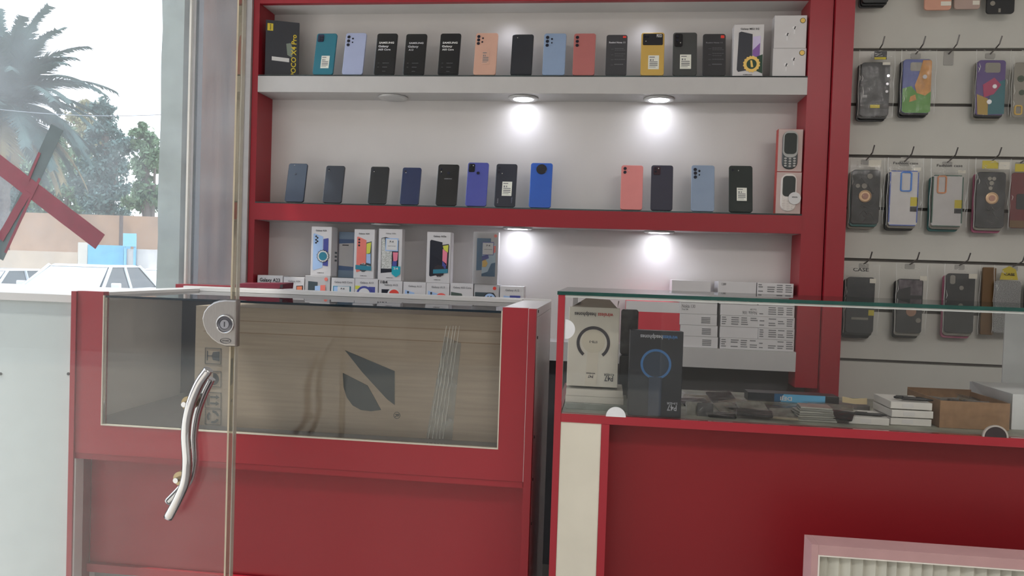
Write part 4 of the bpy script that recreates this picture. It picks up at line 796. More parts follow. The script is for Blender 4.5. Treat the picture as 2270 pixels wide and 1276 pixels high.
# ---------------------------------------------------------------- counter with brown carton (left)
Y1, Y1b = 1.65, 2.12
def x1(px, py=850): return U(px, py, Y1).x
zA = U(1195, 684, Y1).z
xa0, xa1, xa2, xa3, xa4, xa5 = x1(157), x1(168), x1(228), x1(1106), x1(1166), x1(1184)
z_g = zA-.008; zB = U(600, 962, Y1).z; zC = U(600, 1031, Y1).z; zD = U(600, 1045, Y1).z
c1 = thing('display_counter', 'red glass-fronted display counter holding a big brown carton', 'counter', ((xa0+xa5)/2, Y1, 0))
def P1(nm, m, mat): return m.build(nm, mat, c1, world=True)
P1('left_stile', MB().box(xa0, xa1, Y1-.004, Y1+.02, 0, zA-.001), RED)
P1('front_frame', MB().box(xa1+.0004, xa2-.003, Y1, Y1+.02, zC, zA).box(xa3+.003, xa4, Y1, Y1+.02, zC, zA).box(xa2-.003, xa3+.003, Y1, Y1+.02, zC, zB-.003), RED)
P1('right_stile', MB().box(xa4+.0012, xa5, Y1-.002, Y1+.02, 0, zA-.001), RED)
P1('stile_joint', MB().box(xa4+.0002, xa4+.001, Y1-.0005, Y1+.01, zC, zA), WPAPER)
P1('glazing_bead', MB().box(xa2-.0029, xa2-.0005, Y1-.001, Y1+.012, zB, z_g).box(xa3+.0005, xa3+.0029, Y1-.001, Y1+.012, zB, z_g).box(xa2-.0029, xa3+.0029, Y1-.001, Y1+.012, zB-.0029, zB), CREAM)
P1('front_glass', MB().box(xa2, xa3, Y1+.004, Y1+.009, zB+.0005, z_g-.006), CASEG)
tg = MB().box(xa2, xa3, Y1+.0035, Y1b-.02, z_g-.005, z_g)
og = P1('glass_top', tg, [CASEG, GEDGED])
for p in og.data.polygons:
    if abs(p.normal.y) > .9: p.material_index = 1
P1('rear_rail', MB().box(xa1, xa5, Y1b-.018, Y1b, 0, zA+.004).box(xa2, xa3, Y1b-.05, Y1b-.019, z_g+.0005, zA+.002), WHT)
P1('side_rail', MB().box(xa1+.001, xa2-.001, Y1+.021, Y1b-.019, zA-.02, zA-.001), WHT)
P1('side_rail', MB().box(xa3+.001, xa5-.0002, Y1+.021, Y1b-.019, zA-.02, zA-.001), WHT)
sp = P1('side_panel', MB().box(xa5-.016, xa5-.0004, Y1+.021, Y1b-.019, 0, zA-.021), WHT)
P1('side_panel', MB().box(xa0, xa0+.016, Y1+.021, Y1b-.019, 0, zA-.021), WHT)
P1('case_floor', MB().box(xa0+.017, xa5-.017, Y1+.021, Y1b-.019, zB-.02, zB-.003), GREY)
P1('case_back', MB().box(xa0+.017, xa5-.017, Y1b-.03, Y1b-.0185, zB, z_g-.01), M('dark_interior', (.06, .06, .075), .6))
P1('middle_rail', MB().box(xa1+.0004, xa4, Y1+.003, Y1+.024, zD, zC-.001), RED)
rc = .055
P1('reveal_board', MB().box(xa1+.0002, xa1+.004, Y1+.0, Y1+rc*.5, 0, zD), WHT)
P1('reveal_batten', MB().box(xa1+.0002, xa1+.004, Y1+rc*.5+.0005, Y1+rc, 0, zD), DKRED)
zE = U(300, 1252, Y1+rc).z
P1('lower_panel', MB().box(xa1+.005, xa4, Y1+rc, Y1+rc+.016, zE, zD-.0005), RED)
P1('bottom_rail', MB().box(xa1+.005, xa4, Y1+rc-.012, Y1+rc+.016, zE-.02, zE-.0005), RED)
P1('plinth', MB().box(xa1+.005, xa4, Y1+rc+.02, Y1+rc+.035, 0, zE-.021), GREY)
for py in (690, 748, 968, 1062, 1160):
    # screws in the white side panel
    zz = U(1204, py, Y1+.05).z; MB().turn([(.0035, 0), (.0035, .0015), (.001, .0015), (.001, .0005)], (0, 0, 0), 12).build('screw_cap', INK, sp)
    q = sp.children[-1]; q.location = (xa5-.0004-sp.parent.location.x, Y1+.045-sp.parent.location.y, zz); q.rotation_euler = (0, pi/2, 0)
# carton inside
Yc = Y1+.06
cx0, cx1 = U(431, 850, Yc).x, U(1150, 850, Yc).x
cx1 = min(cx1, xa5-.02)
ct = thing('brown_carton', 'large brown cardboard carton with grey leaf logo inside the left counter', 'box', ((cx0+cx1)/2, Yc, zB-.0025))
CTM = M('kraft_board', (.43, .355, .285), .75, var=.08, scale=14, stretch=(.4, 1, 9))
zc1 = min(U(760, 690, Yc).z, zA-.0225)
MB().box(cx0, cx1, Yc, Yc+.30, zB-.0024, zc1).build('carton_body', CTM, ct, world=True)
m = MB(); zl = U(760, 748, Yc).z
for k, (a_, b_) in enumerate(((zl, zl+.0022), (zl+.028, zl+.030))): m.box(cx0+.02, cx1, Yc-.0006, Yc-.0002, a_, b_)
m.build('crease_line', M('crease_brown', (.32, .24, .18), .8), ct, world=True)
def CP(pts): return [XZ(x, y, Yc) for x, y in pts]
LGM = M('slate_logo', (.065, .078, .088), .6)
m = MB(); m.prism(CP([(765, 776), (875, 822), (875, 897), (858, 884), (803, 824)]), Yc-.0012, Yc-.0002)
m.prism(CP([(760, 826), (815, 854), (845, 908), (822, 911), (800, 908), (782, 898), (769, 880), (762, 858)]), Yc-.0012, Yc-.0002)
m.build('leaf_logo', LGM, ct, world=True)
a_, b_ = XZ(880, 920, Yc); m = MB().ringp(a_, b_, .0068, .0078, Yc-.0012, Yc-.0002); m.build('trademark_ring', LGM, ct, world=True)
text('R', .013, LGM, ct, a_, b_, y=Yc-.001, ang=-pi/2, world=True, name='trademark_letter')
# handling symbols
def icon(py, draw):
    a_, b_ = U(455, py, Yc), U(490, py+37, Yc); x0, x1_, z0, z1 = a_.x, b_.x, b_.z, a_.z; m = MB(); l = .0012
    for r in ((x0, x1_, z1-l, z1), (x0, x1_, z0, z0+l), (x0, x0+l, z0, z1), (x1_-l, x1_, z0, z1)): m.box(r[0], r[1], Yc-.0010, Yc-.0002, r[2], r[3])
    draw(m, x0, x1_-x0, z0, z1-z0); m.build('handling_symbol', LGM, ct, world=True)
ya, yb_ = Yc-.0010, Yc-.0002
def glassd(m, x, w, z, h): m.box(x+.12*w, x+.17*w, ya, yb_, z+.2*h, z+.8*h); m.box(x+.17*w, x+.45*w, ya, yb_, z+.47*h, z+.53*h); m.prism([(x+.42*w, z+.5*h), (x+.5*w, z+.25*h), (x+.9*w, z+.2*h), (x+.9*w, z+.8*h), (x+.5*w, z+.75*h)], ya, yb_)
def umb(m, x, w, z, h): m.disc(x+.5*w, z+.5*h, .36*w, ya, yb_, 12, a0=-pi/2, a1=pi/2); m.box(x+.15*w, x+.5*w, ya, yb_, z+.47*h, z+.53*h)
def arr(m, x, w, z, h):
    for q in (.12, .22): m.box(x+q*w, x+(q+.04)*w, ya, yb_, z+.15*h, z+.85*h)
    for c in (.3, .7): m.box(x+.32*w, x+.7*w, ya, yb_, z+(c-.06)*h, z+(c+.06)*h); m.prism([(x+.68*w, z+(c-.14)*h), (x+.9*w, z+c*h), (x+.68*w, z+(c+.14)*h)], ya, yb_)
def rec(m, x, w, z, h):
    for k in range(3): m.ringp(x+.5*w, z+.5*h, .24*w, .38*w, ya, yb_, a0=k*2*pi/3+.2, a1=k*2*pi/3+1.7, n=8)
icon(770, glassd); icon(821, umb); icon(868, arr); icon(905, rec)
# shiny tape
m = MB(); TAPE = glassm('shiny_tape', (.96, .95, .93), dust_haze=.22, rough=.12, bump=1.0)
m.prism(CP([(985, 745), (1022, 760), (1002, 975), (945, 970)]), Yc-.0014, Yc-.0004); m.build('clear_tape', TAPE, ct, world=True)
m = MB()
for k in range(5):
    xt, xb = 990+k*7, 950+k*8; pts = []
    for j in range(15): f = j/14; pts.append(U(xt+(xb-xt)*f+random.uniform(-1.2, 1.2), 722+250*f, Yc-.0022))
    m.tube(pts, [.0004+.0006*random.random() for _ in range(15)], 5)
m.build('tape_wrinkle_shine', M('tape_shine', (.88, .86, .82), .3, var=.1, scale=60), ct, world=True)  # whitened wrinkle strands carry the tape's shine in their colour
# red tray standing at the counter's rear left
TRM = M('maroon_tray', (.15, .012, .03), .4)
tr = thing('red_tray', 'shallow dark red tray tipped on the rear of the counter by the window frame', 'tray', U(585, 652, Y1b-.01))
a_, b_, zt_ = U(528, 648, Y1b+.02), U(640, 640, Y1b+.02), zA+.005
m = MB().loft([[(a_.x, Y1b-.012, zt_), (b_.x-.015, Y1b-.012, zt_), (b_.x-.005, Y1b-.012, zt_+.014), (a_.x+.01, Y1b-.012, zt_+.010)], [(a_.x, Y1b+.05, zt_), (b_.x, Y1b+.05, zt_), (b_.x+.002, Y1b+.05, zt_+.018), (a_.x+.01, Y1b+.05, zt_+.013)]])
m.build('tray_body', TRM, tr, world=True)
m = MB().box(b_.x-.012, b_.x-.004, Y1b-.0135, Y1b-.0125, zt_+.003, zt_+.012); m.build('tray_handle_hole', INK, tr, world=True)

# white cabinet left of it
wx1 = xa0-.002; zW = U(120, 652, Y1+.01).z
wc = thing('white_cabinet', 'plain white cabinet end standing left of the red counter', 'cabinet', (wx1-.35, Y1+.01, 0))
MB().box(wx1-.75, wx1, Y1+.012, Y1b, 0, zW-.018).build('cabinet_body', M('cool_white_laminate', (.60, .66, .66), .3, var=.02), wc, world=True)
MB().box(wx1-.75, wx1, Y1+.006, Y1b+.02, zW-.0175, zW).build('cabinet_top', WHT, wc, world=True)
for px in (2, 152):
    a_, b_ = XZ(px, 828, Y1+.012); MB().turn([(.0035, 0), (.0035, -.0015), (0, -.0015)], (a_, Y1+.0118, b_), 12, axis='y').build('screw_cap', INK, wc, world=True)

# ---------------------------------------------------------------- counter on the right
Y2, Y2b = 1.52, 1.94
def x2(px, py=850): return U(px, py, Y2).x
zG = U(1240, 645, Y2).z; zg0 = zG-.007
zR1, zR0 = U(1760, 944, Y2).z, U(1760, 963, Y2).z
a0, a1, a2, a3, a4, a5 = x2(1231), x2(1246), x2(1331, 1000), x2(1349, 1000), x2(1358, 1000), 2.1
c2 = thing('glass_counter', 'red counter with glass display top holding headphone boxes', 'counter', ((a0+a5)/2, Y2, 0))
def P2(nm, m, mat): return m.build(nm, mat, c2, world=True)
P2('left_side', MB().box(a0, a1, Y2, Y2+.02, 0, zg0-.0005).box(a0, a0+.012, Y2+.0202, Y2b, 0, zR1), RED)
og = P2('glass_top', MB().box(a0-.002, a5, Y2-.002, Y2b+.01, zg0, zG), [CASEG, GEDGE])
for p in og.data.polygons:
    if abs(p.normal.y) > .9 or abs(p.normal.x) > .9: p.material_index = 1
P2('pale_edge_strip', MB().box(a1, a5, Y2+.001, Y2+.006, zg0-.0045, zg0-.0005), M('pale_strip', (.55, .57, .55), .4))  # thin pale strip below the front edge of the glass top
P2('front_glass', MB().box(a1+.0005, a5, Y2+.002, Y2+.007, zR1+.0002, zg0-.005), CASEG)
P2('front_rail', MB().box(a1+.0003, a5, Y2-.001, Y2+.016, zR0, zR1), RED)
P2('case_floor', MB().box(a1+.0003, a5, Y2+.0165, Y2b, zR1-.020, zR1-.002), M('dusty_glass_floor', (.30, .30, .25), .6, var=.3, scale=18))
P2('cream_panel', MB().box(a1+.0003, a2, Y2+.001, Y2+.016, 0, zR0-.0004), CREAM)
P2('inner_stile', MB().box(a2+.0003, a3, Y2-.001, Y2+.045, 0, zR0-.0004), RED)
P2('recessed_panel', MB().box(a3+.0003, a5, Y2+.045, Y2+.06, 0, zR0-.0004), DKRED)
P2('rear_post', MB().box(a1, a1+.012, Y2b-.012, Y2b, zR1, zg0-.0005), ALU)
# round glass clips
def clip(px, py, a0_, a1_, mat, rim=None):
    a_, b_ = XZ(px, py, Y2+.0015); o = MB().disc(a_, b_, .0195, Y2-.0012, Y2+.0018, 28, a0=a0_, a1=a1_).build('glass_clip', mat, c2, world=True)
    if rim: MB().ringp(a_, b_, .0195, .0225, Y2-.002, Y2+.0018, a0_, a1_).build('clip_rim', rim, c2, world=True)
CLW = M('clip_white', (.72, .73, .76), .3)
clip(1253, 729, -pi/2, pi/2, CLW); clip(1365, 923, 0, pi, CLW); clip(2205, 968, 0, pi, M('clip_dark', A(50, 42, 44), .2), M('clip_rim', A(150, 145, 140), .3, .5))
# things in the glass case; floor height zF
zF = zR1-.0018
YH = 1.595
zs = zF+.0125
gl = tag(MB().box(a1+.006, U(1392, 905, YH).x, YH-.01, YH+.13, zF+.0002, zs-.0004).build('glass_plate', M('old_glass_plate', (.30, .33, .30), .15, var=.2)), 'dusty glass plate lying under the two thin white boxes', 'plate')
for k, lab in enumerate(('lower thin white box under the white headphone box', 'upper thin white box under the white headphone box')):
    a_, b_ = U(1253, 890, YH).x, U(1382, 890, YH).x
    hh = (U(1300, 884, YH)-U(1300, 899, YH)).z
    a_ = max(a_, a1+.002)
    tag(MB().box(a_+.001*k, b_-.002*k, YH, YH+.10, zs, zs+hh-.0006).build('flat_box', M('cream_card', (.62, .59, .52), .6)), lab, 'box', 'thin white boxes in the right counter'); zs += hh
def hbox(xa, xb, yt, yb, Y, d, mat, label, zb, lean): return rbox('headphone_box', xa, xb, yt, yb, Y, d, mat, label, zb=zb, lean=lean)
t, w, h = hbox(1255, 1368, 681, 863, YH+.008, .055, M('ivory_card', (.60, .57, .50), .5), 'ivory headphone box with upside-down print and open flaps', zs+.005, radians(4))
t.location.x += max(0, a1+.003-(t.location.x-w/2))
DK = M('charcoal_print', A(48, 46, 52), .5); RP = M('red_text', A(150, 50, 45), .5)
MB().ringp(0, h*.55, w*.27, w*.33, -.0008, -.0002, radians(-52), radians(232), 44).build('printed_headband', DK, t)
MB().disc(0, h*.57, w*.23, -.0007, -.0002, 36).build('printed_earcup', M('ivory_print', A(160, 154, 140), .5), t); MB().prism([(-w*.11, h*.45), (w*.11, h*.45), (w*.09, 0.002), (-w*.14, .002)], -.0006, -.0002).build('printed_band', M('ivory_print2', A(166, 160, 148), .5), t)
text('headphones', w*.11, DK, t, -w*.18, h*.91, ang=pi, width=w*.42, y=-.0012); text('wireless', w*.11, RP, t, w*.22, h*.91, ang=pi, width=w*.30, y=-.0012)
text('P47', w*.15, DK, t, w*.33, h*.115, ang=pi, width=w*.17, y=-.0012); text('4.1+EDR', w*.06, DK, t, w*.33, h*.16, ang=pi, width=w*.2, y=-.0012); text('P47', w*.08, DK, t, -w*.03, h*.13, ang=pi, width=w*.1, y=-.0012); text('wireless', w*.05, DK, t, -w*.03, h*.165, ang=pi, width=w*.18, y=-.0012); text('STB-3', w*.06, DK, t, 0, h*.565, ang=pi, width=w*.16, y=-.0012)
FL = M('flap_board', (.28, .23, .19), .8)
MB().add([(-w*.45, .002, h), (w*.45, .002, h), (w*.30, .03, h+.018), (-w*.18, .03, h+.020)], [(0, 1, 2, 3)]).add([(-w*.45, .006, h), (-w*.45, .05, h), (-w*.2, .045, h+.013), (-w*.3, .006, h+.010)], [(0, 1, 2, 3)]).add([(w*.45, .006, h), (w*.45, .05, h), (w*.49, .045, h+.016), (w*.46, .006, h+.016)], [(0, 1, 2, 3)]).build('open_flap', FL, t)
t, w, h = hbox(1391, 1509, 733, 919, Y2+.018, .05, M('black_blue_card', (.010, .013, .022), .35, var=.3, scale=10), 'black headphone box with upside-down print and blue ring', zF+.0024, radians(2))
BLP = M('blue_ring_print', A(52, 98, 150), .4); 
MB().disc(0, h*.61, w*.29, -.0007, -.0002, 40).build('printed_ring', BLP, t); MB().disc(0, h*.61, w*.245, -.0011, -.0004, 40).build('printed_earcup', M('navy_disc_print', A(40, 54, 72), .4), t)
MB().prism([(-w*.12, h*.46), (w*.12, h*.46), (w*.12, .002), (-w*.12, .002)], -.0013, -.0003).build('printed_band', M('navy_band_print', A(44, 54, 74), .4), t)
LT = M('pale_text', A(150, 152, 160), .5)
text('headphones', w*.11, LT, t, -w*.10, h*.93, ang=pi, width=w*.42, y=-.0016); text('wireless', w*.11, BLP, t, w*.25, h*.93, ang=pi, width=w*.28, y=-.0016); text('P47', w*.15, LT, t, w*.33, h*.115, ang=pi, width=w*.18, y=-.0016); text('5.0+EDR', w*.06, LT, t, w*.33, h*.165, ang=pi, width=w*.2, y=-.0016)
# dark gadgets between the two boxes
for i, (px, yt, yb, lab) in enumerate(((1386, 690, 730, 'clear plastic bag bundle standing behind the two headphone boxes'), )):
    a_, b_ = U(1376, yb, 1.75), U(1416, yt, 1.75)
    tag(MB().slab(b_.x-a_.x, b_.z-a_.z+.06, .02, .006, .003, cx=(a_.x+b_.x)/2, z0=zF+.10, y0=1.75).build('bagged_gadget', M('gadget_grey', A(60, 58, 58), .25, var=.6, scale=60)), lab, 'gadget')
tag(MB().slab(.034, .1, .04, .006, .003, cx=U(1385, 850, 1.72).x+.004, z0=zF+.0003, y0=1.735).build('charger_box', M('gadget_black', (.02, .02, .022), .3)), 'black charger box standing behind the gap between headphone boxes', 'box')

# long blue box
YD = 1.71
t, w, h = rbox('long_blue_box', 1657, 1830, 873, 892, YD, .045, M('dark_navy_card', (.012, .016, .025), .35), 'long black and bright blue box with upside-down DEJI lettering')
BB = M('cyan_card', (.13, .46, .76), .35); BB2 = M('mid_blue_card', (.02, .11, .24), .35)
deco(t, w, h, 'blue_face', BB2, [(.34, .02), (.99, .02), (.99, .98), (.34, .98)]); deco(t, w, h, 'cyan_face', BB, [(.46, .02), (.99, .02), (.99, .98), (.42, .98)], 3)
dtext(t, w, h, 'DEJI', .49, .5, .15, .07, WPAPER, ang=pi, lay=5)
zd = t.location.z
tb = MB().slab(.030, .018, .04, .003, .001, cx=U(1845, 886, YD).x, z0=zd, y0=YD+.003).build('small_black_box', BLACKP); tag(tb, 'small black box at the right end of the long blue box', 'box')
# bits of packaging: screen protectors, cables and batteries in clear sleeves
PB = [M('sleeve_grey', (.30, .29, .26), .3, var=.35, scale=60), M('sleeve_dark', (.06, .058, .062), .3, var=.5, scale=60), M('sleeve_tan', (.40, .35, .26), .4, var=.3, scale=40), M('sleeve_blackish', A(26, 26, 30), .25, var=.5, scale=60)]
def sleeve(px, py, lw, lh, Y, rot, tilt, mi, lab, th=.004, roll=0, cat='phone part'):
    p = U(px, py, Y); z = p.z
    t = thing('accessory_sleeve', lab, cat, (p.x, Y, z), (radians(tilt), radians(roll), radians(rot)), group='small packaged parts heaped in the right counter')
    m = MB(); b = .001
    m.loft([[(x, y, zz) for x, y in rrect(-lw/2+i, -lh/2+i, lw/2-i, lh/2-i, .003, 2)] for i, zz in ((b, 0), (0, b), (0, th-b), (b, th))]).build('inner_part', PB[mi], t)
    m = MB(); N = 5; vs_ = [(-lw*.58+lw*1.16*i/N, -lh*.58+lh*1.16*j/N, th+.0012+.0018*random.random()) for j in range(N+1) for i in range(N+1)]
    m.add(vs_, [(j*(N+1)+i, j*(N+1)+i+1, (j+1)*(N+1)+i+1, (j+1)*(N+1)+i) for j in range(N) for i in range(N)]).build('clear_sleeve', FILM, t)
sl_ = [(1540, 893, .06, .05, 1.72, 10, 8, 3, 'black flat part behind the black headphone box'), (1550, 884, .075, .04, 1.80, -14, 10, 2, 'tan paper sleeve at the far left of the heap'),
 (1540, 916, .035, .05, 1.60, 5, 55, 0, 'grey sleeve standing right of the black headphone box'), (1563, 917, .032, .045, 1.59, -6, 60, 1, 'dark sleeve leaning beside the standing grey one'),
 (1600, 883, .06, .05, 1.76, 14, 20, 1, 'dark square tile with pale edge propped on the heap'), (1628, 893, .07, .04, 1.74, -8, 8, 2, 'tan sleeve lying left of the long blue box'),
 (1610, 905, .05, .04, 1.66, 25, 20, 0, 'grey sleeve under the propped dark tile'), (1600, 922, .055, .03, 1.585, -4, 6, 3, 'black strip with three small gold contacts'),
 (1655, 903, .09, .05, 1.68, 6, 5, 3, 'black flat part under the left end of the blue box'), (1668, 905, .06, .04, 1.62, 12, 24, 0, 'pale wrinkled sleeve in front of the blue box'),
 (1672, 917, .07, .035, 1.59, -7, 10, 1, 'dark sleeve at the front edge below the pale wrinkled one'), (1720, 900, .12, .05, 1.69, 2, 6, 2, 'long tan sleeve directly under the blue box'),
 (1725, 908, .10, .05, 1.66, -4, 5, 3, 'long black part below the blue box'), (1748, 918, .07, .04, 1.62, 9, 18, 0, 'grey sleeve left of the stack of clear packs'),
 (1790, 904, .09, .05, 1.70, -5, 6, 1, 'dark sleeve below the right end of the blue box'), (1840, 906, .09, .05, 1.68, -16, 10, 0, 'grey sleeve sloping down to the right of the heap'),
 (1740, 929, .05, .008, 1.575, -10, 4, 2, 'thin pale stick lying at the front edge'), (1862, 922, .05, .04, 1.60, -24, 16, 3, 'black part beside the single white box')]
for a_ in sl_: sleeve(*a_[:8], a_[8])
for k in range(7):
    p = U(1810, 940-k*4.4, 1.585); w_ = .078-.003*k
    t = thing('screen_protector_pack', 'clear pack in the short stack of clear packs, %s from the bottom' % ['first', 'second', 'third', 'fourth', 'fifth', 'sixth', 'seventh'][k], 'screen protector', (p.x, 1.585, zF+.0003+.0042*k), (0, 0, radians(random.uniform(-6, 6))), 'stack of clear packs')
    MB().slab(w_, .0036, .05, .001, .0006).build('pack_body', M('clear_pack_%d' % (k % 2), (.40-.12*(k % 2), .40-.12*(k % 2), .36-.10*(k % 2)), .25, var=.2), t)
# paper slip and grey box behind
YQ = 1.72
t, w, h = rbox('grey_flat_box', 1861, 1928, 898, 912, YQ, .06, M('mid_grey_card', A(100, 97, 96), .5), 'grey flat box below the cream paper slip')
tag(MB().prism([XZ(1867, 878, YQ-.004), XZ(1890, 883, YQ-.004), XZ(1922, 882, YQ-.004), XZ(1922, 896, YQ-.004), XZ(1895, 895, YQ-.004), XZ(1867, 891, YQ-.004)][::-1], YQ-.0046, YQ-.004).build('paper_slip', M('cream_paper', A(176, 160, 126), .7)), 'cream paper slip leaning on the grey flat box', 'paper')
# white screen protector boxes with pens
def flatbox(xa, xb, yt, yb, Y, d, lab, zb, rz=0):
    yt = proj((U((xa+xb)/2, yb, Y).x, Y, zb+hb))[1]
    t, w, h = rbox('protector_box', xa, xb, yt, yb, Y, d, M('soft_white_card', (.80, .78, .75), .55), lab, zb=zb, rz=rz, group='small white boxes in the right counter'); 
    deco(t, w, h, 'blank_label', WPAPER, [(.28, .2), (.55, .2), (.55, .75), (.28, .75)]); return t, w, h
Yp = 1.60; hb = (U(2000, 920, Yp)-U(2000, 935.5, Yp)).z
for k, lab in enumerate(('bottom box of the stack of three small white boxes', 'middle box of the stack of three small white boxes', 'top box of the three, with two black pens on it')):
    t, w, h = flatbox(1974-k*.5+(2 if k == 1 else 0), 2066+(3 if k == 1 else -1), 918, 934, Yp-(.002 if k == 1 else 0), .10, lab, zF+.0005+k*(hb+.0022), radians((0, 1.8, -.6)[k]))
def pen(p, L_, rz, lab, r=.0032):
    t = thing('stylus_pen', lab, 'pen', p, (0, 0, rz), 'black pens on the small white boxes')
    MB().tube([(-L_/2, 0, r), (-L_/2+.004, 0, r), (L_/2-.012, 0, r), (L_/2, 0, r)], [r*.6, r, r, r*.3], 12).build('pen_barrel', BLACKP, t, smooth=True)
    MB().box(-L_/2+.004, -L_/2+.026, -.001, .001, 2*r, 2*r+.0012).build('pen_clip', HK, t)
zp = zF+.0005+3*(hb+.0022)+.0003
pc_ = U(2018, 905, 1.62); pen((pc_.x, 1.622, zp), .062, radians(-5), 'black pen at the back on the stack of three white boxes'); pen((pc_.x+.008, 1.609, zp), .058, radians(-8), 'black pen in front on the stack of three white boxes')
t, w, h = flatbox(1882, 1970, 929, 946, 1.585, .09, 'single small white box with one black pen', zF+.0005, radians(-3))
pen((U(1930, 925, 1.6).x, 1.605, zF+.0005+h+.0004), .062, radians(-8), 'black pen on the single white box')
# open brown box
Yo = 1.60; ox0, ox1 = U(2082, 920, Yo).x, U(2240, 920, Yo).x; oz1 = U(2160, 891, Yo).z; od = .15
ob = thing('open_brown_box', 'open brown cardboard box full of small bagged parts', 'box', ((ox0+ox1)/2, Yo, zF+.0004), (0, 0, radians(2)))
ow, oh = ox1-ox0, oz1-zF; OB = M('box_kraft', (.34, .20, .11), .85, var=.15, scale=60)
MB().box(-ow/2, ow/2, 0, .002, 0, oh).build('front_wall', OB, ob); MB().box(-ow/2, ow/2, od, od+.002, 0, oh+.004).build('back_wall', OB, ob)
MB().box(-ow/2, -ow/2+.002, .0022, od-.0002, 0, oh).build('side_wall', OB, ob); MB().box(ow/2-.002, ow/2, .0022, od-.0002, 0, oh).build('side_wall', OB, ob); MB().box(-ow/2+.0022, ow/2-.0022, .0022, od-.0002, 0, .002).build('box_floor', OB, ob)
for k in range(9):
    p = Vector((ox0+.028+(ow-.056)*((k*.37) % 1), Yo+.03+.092*((k*.61) % 1), zF+oh-.020+.003*(k % 3)))
    t = thing('bagged_part', 'small bagged part lying in the open brown box', 'phone part', p, (radians(random.uniform(-8, 8)), radians(random.uniform(-8, 8)), random.random()*3), 'bagged parts filling the open brown box')
    MB().slab(.03, .006, .03, .002, .001, y0=-.015).build('inner_part', PB[k % 3], t); MB().slab(.034, .001, .034, .0005, .0002, z0=.008, y0=-.017).build('clear_sleeve', FILM, t)
MB().box(-ow/2+.003, ow/2-.003, .003, od-.001, oh-.030, oh-.028).build('inner_tray', OB, ob)
# white carton at the right end
Yt = 1.62; tx0 = U(2243, 920, Yt).x; tz1 = U(2250, 873, Yt).z
wb = thing('white_open_carton', 'white open carton at the right end of the glass case with raised lid', 'box', (tx0+.1, Yt, zF+.0004))
WC = M('cool_white_card', (.74, .76, .78), .5)
MB().box(tx0, tx0+.3, Yt, Yt+.18, zF+.0004, tz1).build('carton_body', WC, wb, world=True)
lx = U(2225, 770, Yt+.181).x
MB().box(lx, tx0+.3, Yt+.181, Yt+.184, zF+.03, zg0-.006).build('raised_lid', WC, wb, world=True)
A_, B_ = U(2154, 844, Yt+.17), U(2236, 873, Yt); C_, D_ = U(2236, 891, Yt), U(2157, 868, Yt+.17)
MB().add([A_, B_, C_, D_, A_+Vector((0, .001, 0)), B_+Vector((0, .001, 0)), C_+Vector((0, .001, 0)), D_+Vector((0, .001, 0))], [(0, 1, 2, 3), (7, 6, 5, 4), (0, 4, 5, 1), (1, 5, 6, 2), (2, 6, 7, 3), (3, 7, 4, 0)]).build('side_flap', WC, wb, world=True)

# framed ribbed panel in front of the right counter
Yf = 1.36
fx0, fz1 = XZ(1800, 1206, Yf); fi0, _ = XZ(1808, 1230, Yf); fw = U(1809, 1206, Yf).x-fx0; ft = fz1-U(1800, 1228, Yf).z
fp = thing('ribbed_panel', 'framed panel with vertical ribs standing in front of the right counter', 'panel', (fx0+.4, Yf, 0))
FM = M('pinkish_frame', A(150, 118, 118), .5); fx1 = fx0+.9
MB().box(fx0, fx0+.011, Yf, Yf+.05, 0, fz1).box(fx1-.011, fx1, Yf, Yf+.05, 0, fz1).box(fx0+.0112, fx1-.0112, Yf, Yf+.05, fz1-ft, fz1).box(fx0+.0112, fx1-.0112, Yf, Yf+.05, 0, .02).build('outer_frame', FM, fp, world=True)
MB().box(fx0+.0112, fx0+.0135, Yf-.001, Yf+.01, .02, fz1-ft).box(fx0+.0136, fx1-.0114, Yf-.001, Yf+.01, fz1-ft-.0022, fz1-ft-.0002).build('inner_bead', M('bead_white', (.75, .70, .64), .5), fp, world=True)
m = MB(); x = fx0+.014; random.seed(3)
while x < fx1-.04:
    wv = .016+.008*random.random(); m.loft([[(x, Yf+.012, .02), (x+wv*.75, Yf+.006, .02), (x+wv, Yf+.012, .02), (x+wv*.5, Yf+.02, .02)], [(x, Yf+.012, fz1-ft-.003), (x+wv*.75, Yf+.006, fz1-ft-.003), (x+wv, Yf+.012, fz1-ft-.003), (x+wv*.5, Yf+.02, fz1-ft-.003)]]); x += wv
m.build('ribbed_sheet', M('ribbed_cream', (.50, .49, .42), .5, var=.12, scale=3, stretch=(12, 1, 1)), fp, world=True)

# ---------------------------------------------------------------- glass door with lock and handle
YDr = 1.35
dx1 = U(514, 640, YDr).x
dr = struct(thing('door_1', 'glass door leaf', 'door', (dx1-.5, YDr, 0))); 
for k in ('label', 'category'): del dr[k]
dp = MB().box(dx1-1.0, dx1, YDr-.005, YDr+.005, .02, 2.45).build('glass_pane', DOORG, dr, world=True)
x_e = U(529, 640, YDr).x
MB().box(dx1+.0003, dx1+.0035, YDr-.0055, YDr+.0055, .02, 2.45).build('edge_strip', M('edge_amber', (.50, .43, .32), .25, var=.1), dr, world=True)
MB().box(dx1+.0036, x_e-.0024, YDr-.0055, YDr+.0055, .02, 2.45).build('edge_seal', glassm('seal_clear', (.93, .90, .80), dust_haze=.10, dust_haze_col=(.7, .66, .55)), dr, world=True)
MB().box(x_e-.0023, x_e-.0005, YDr-.0060, YDr+.0055, .02, 2.45).build('edge_highlight', glassm('highlight_pale', (.9, .9, .86), dust_haze=.5, dust_haze_col=(.85, .82, .75)), dr, world=True)  # pale strip puts the door edge's highlight into the colour
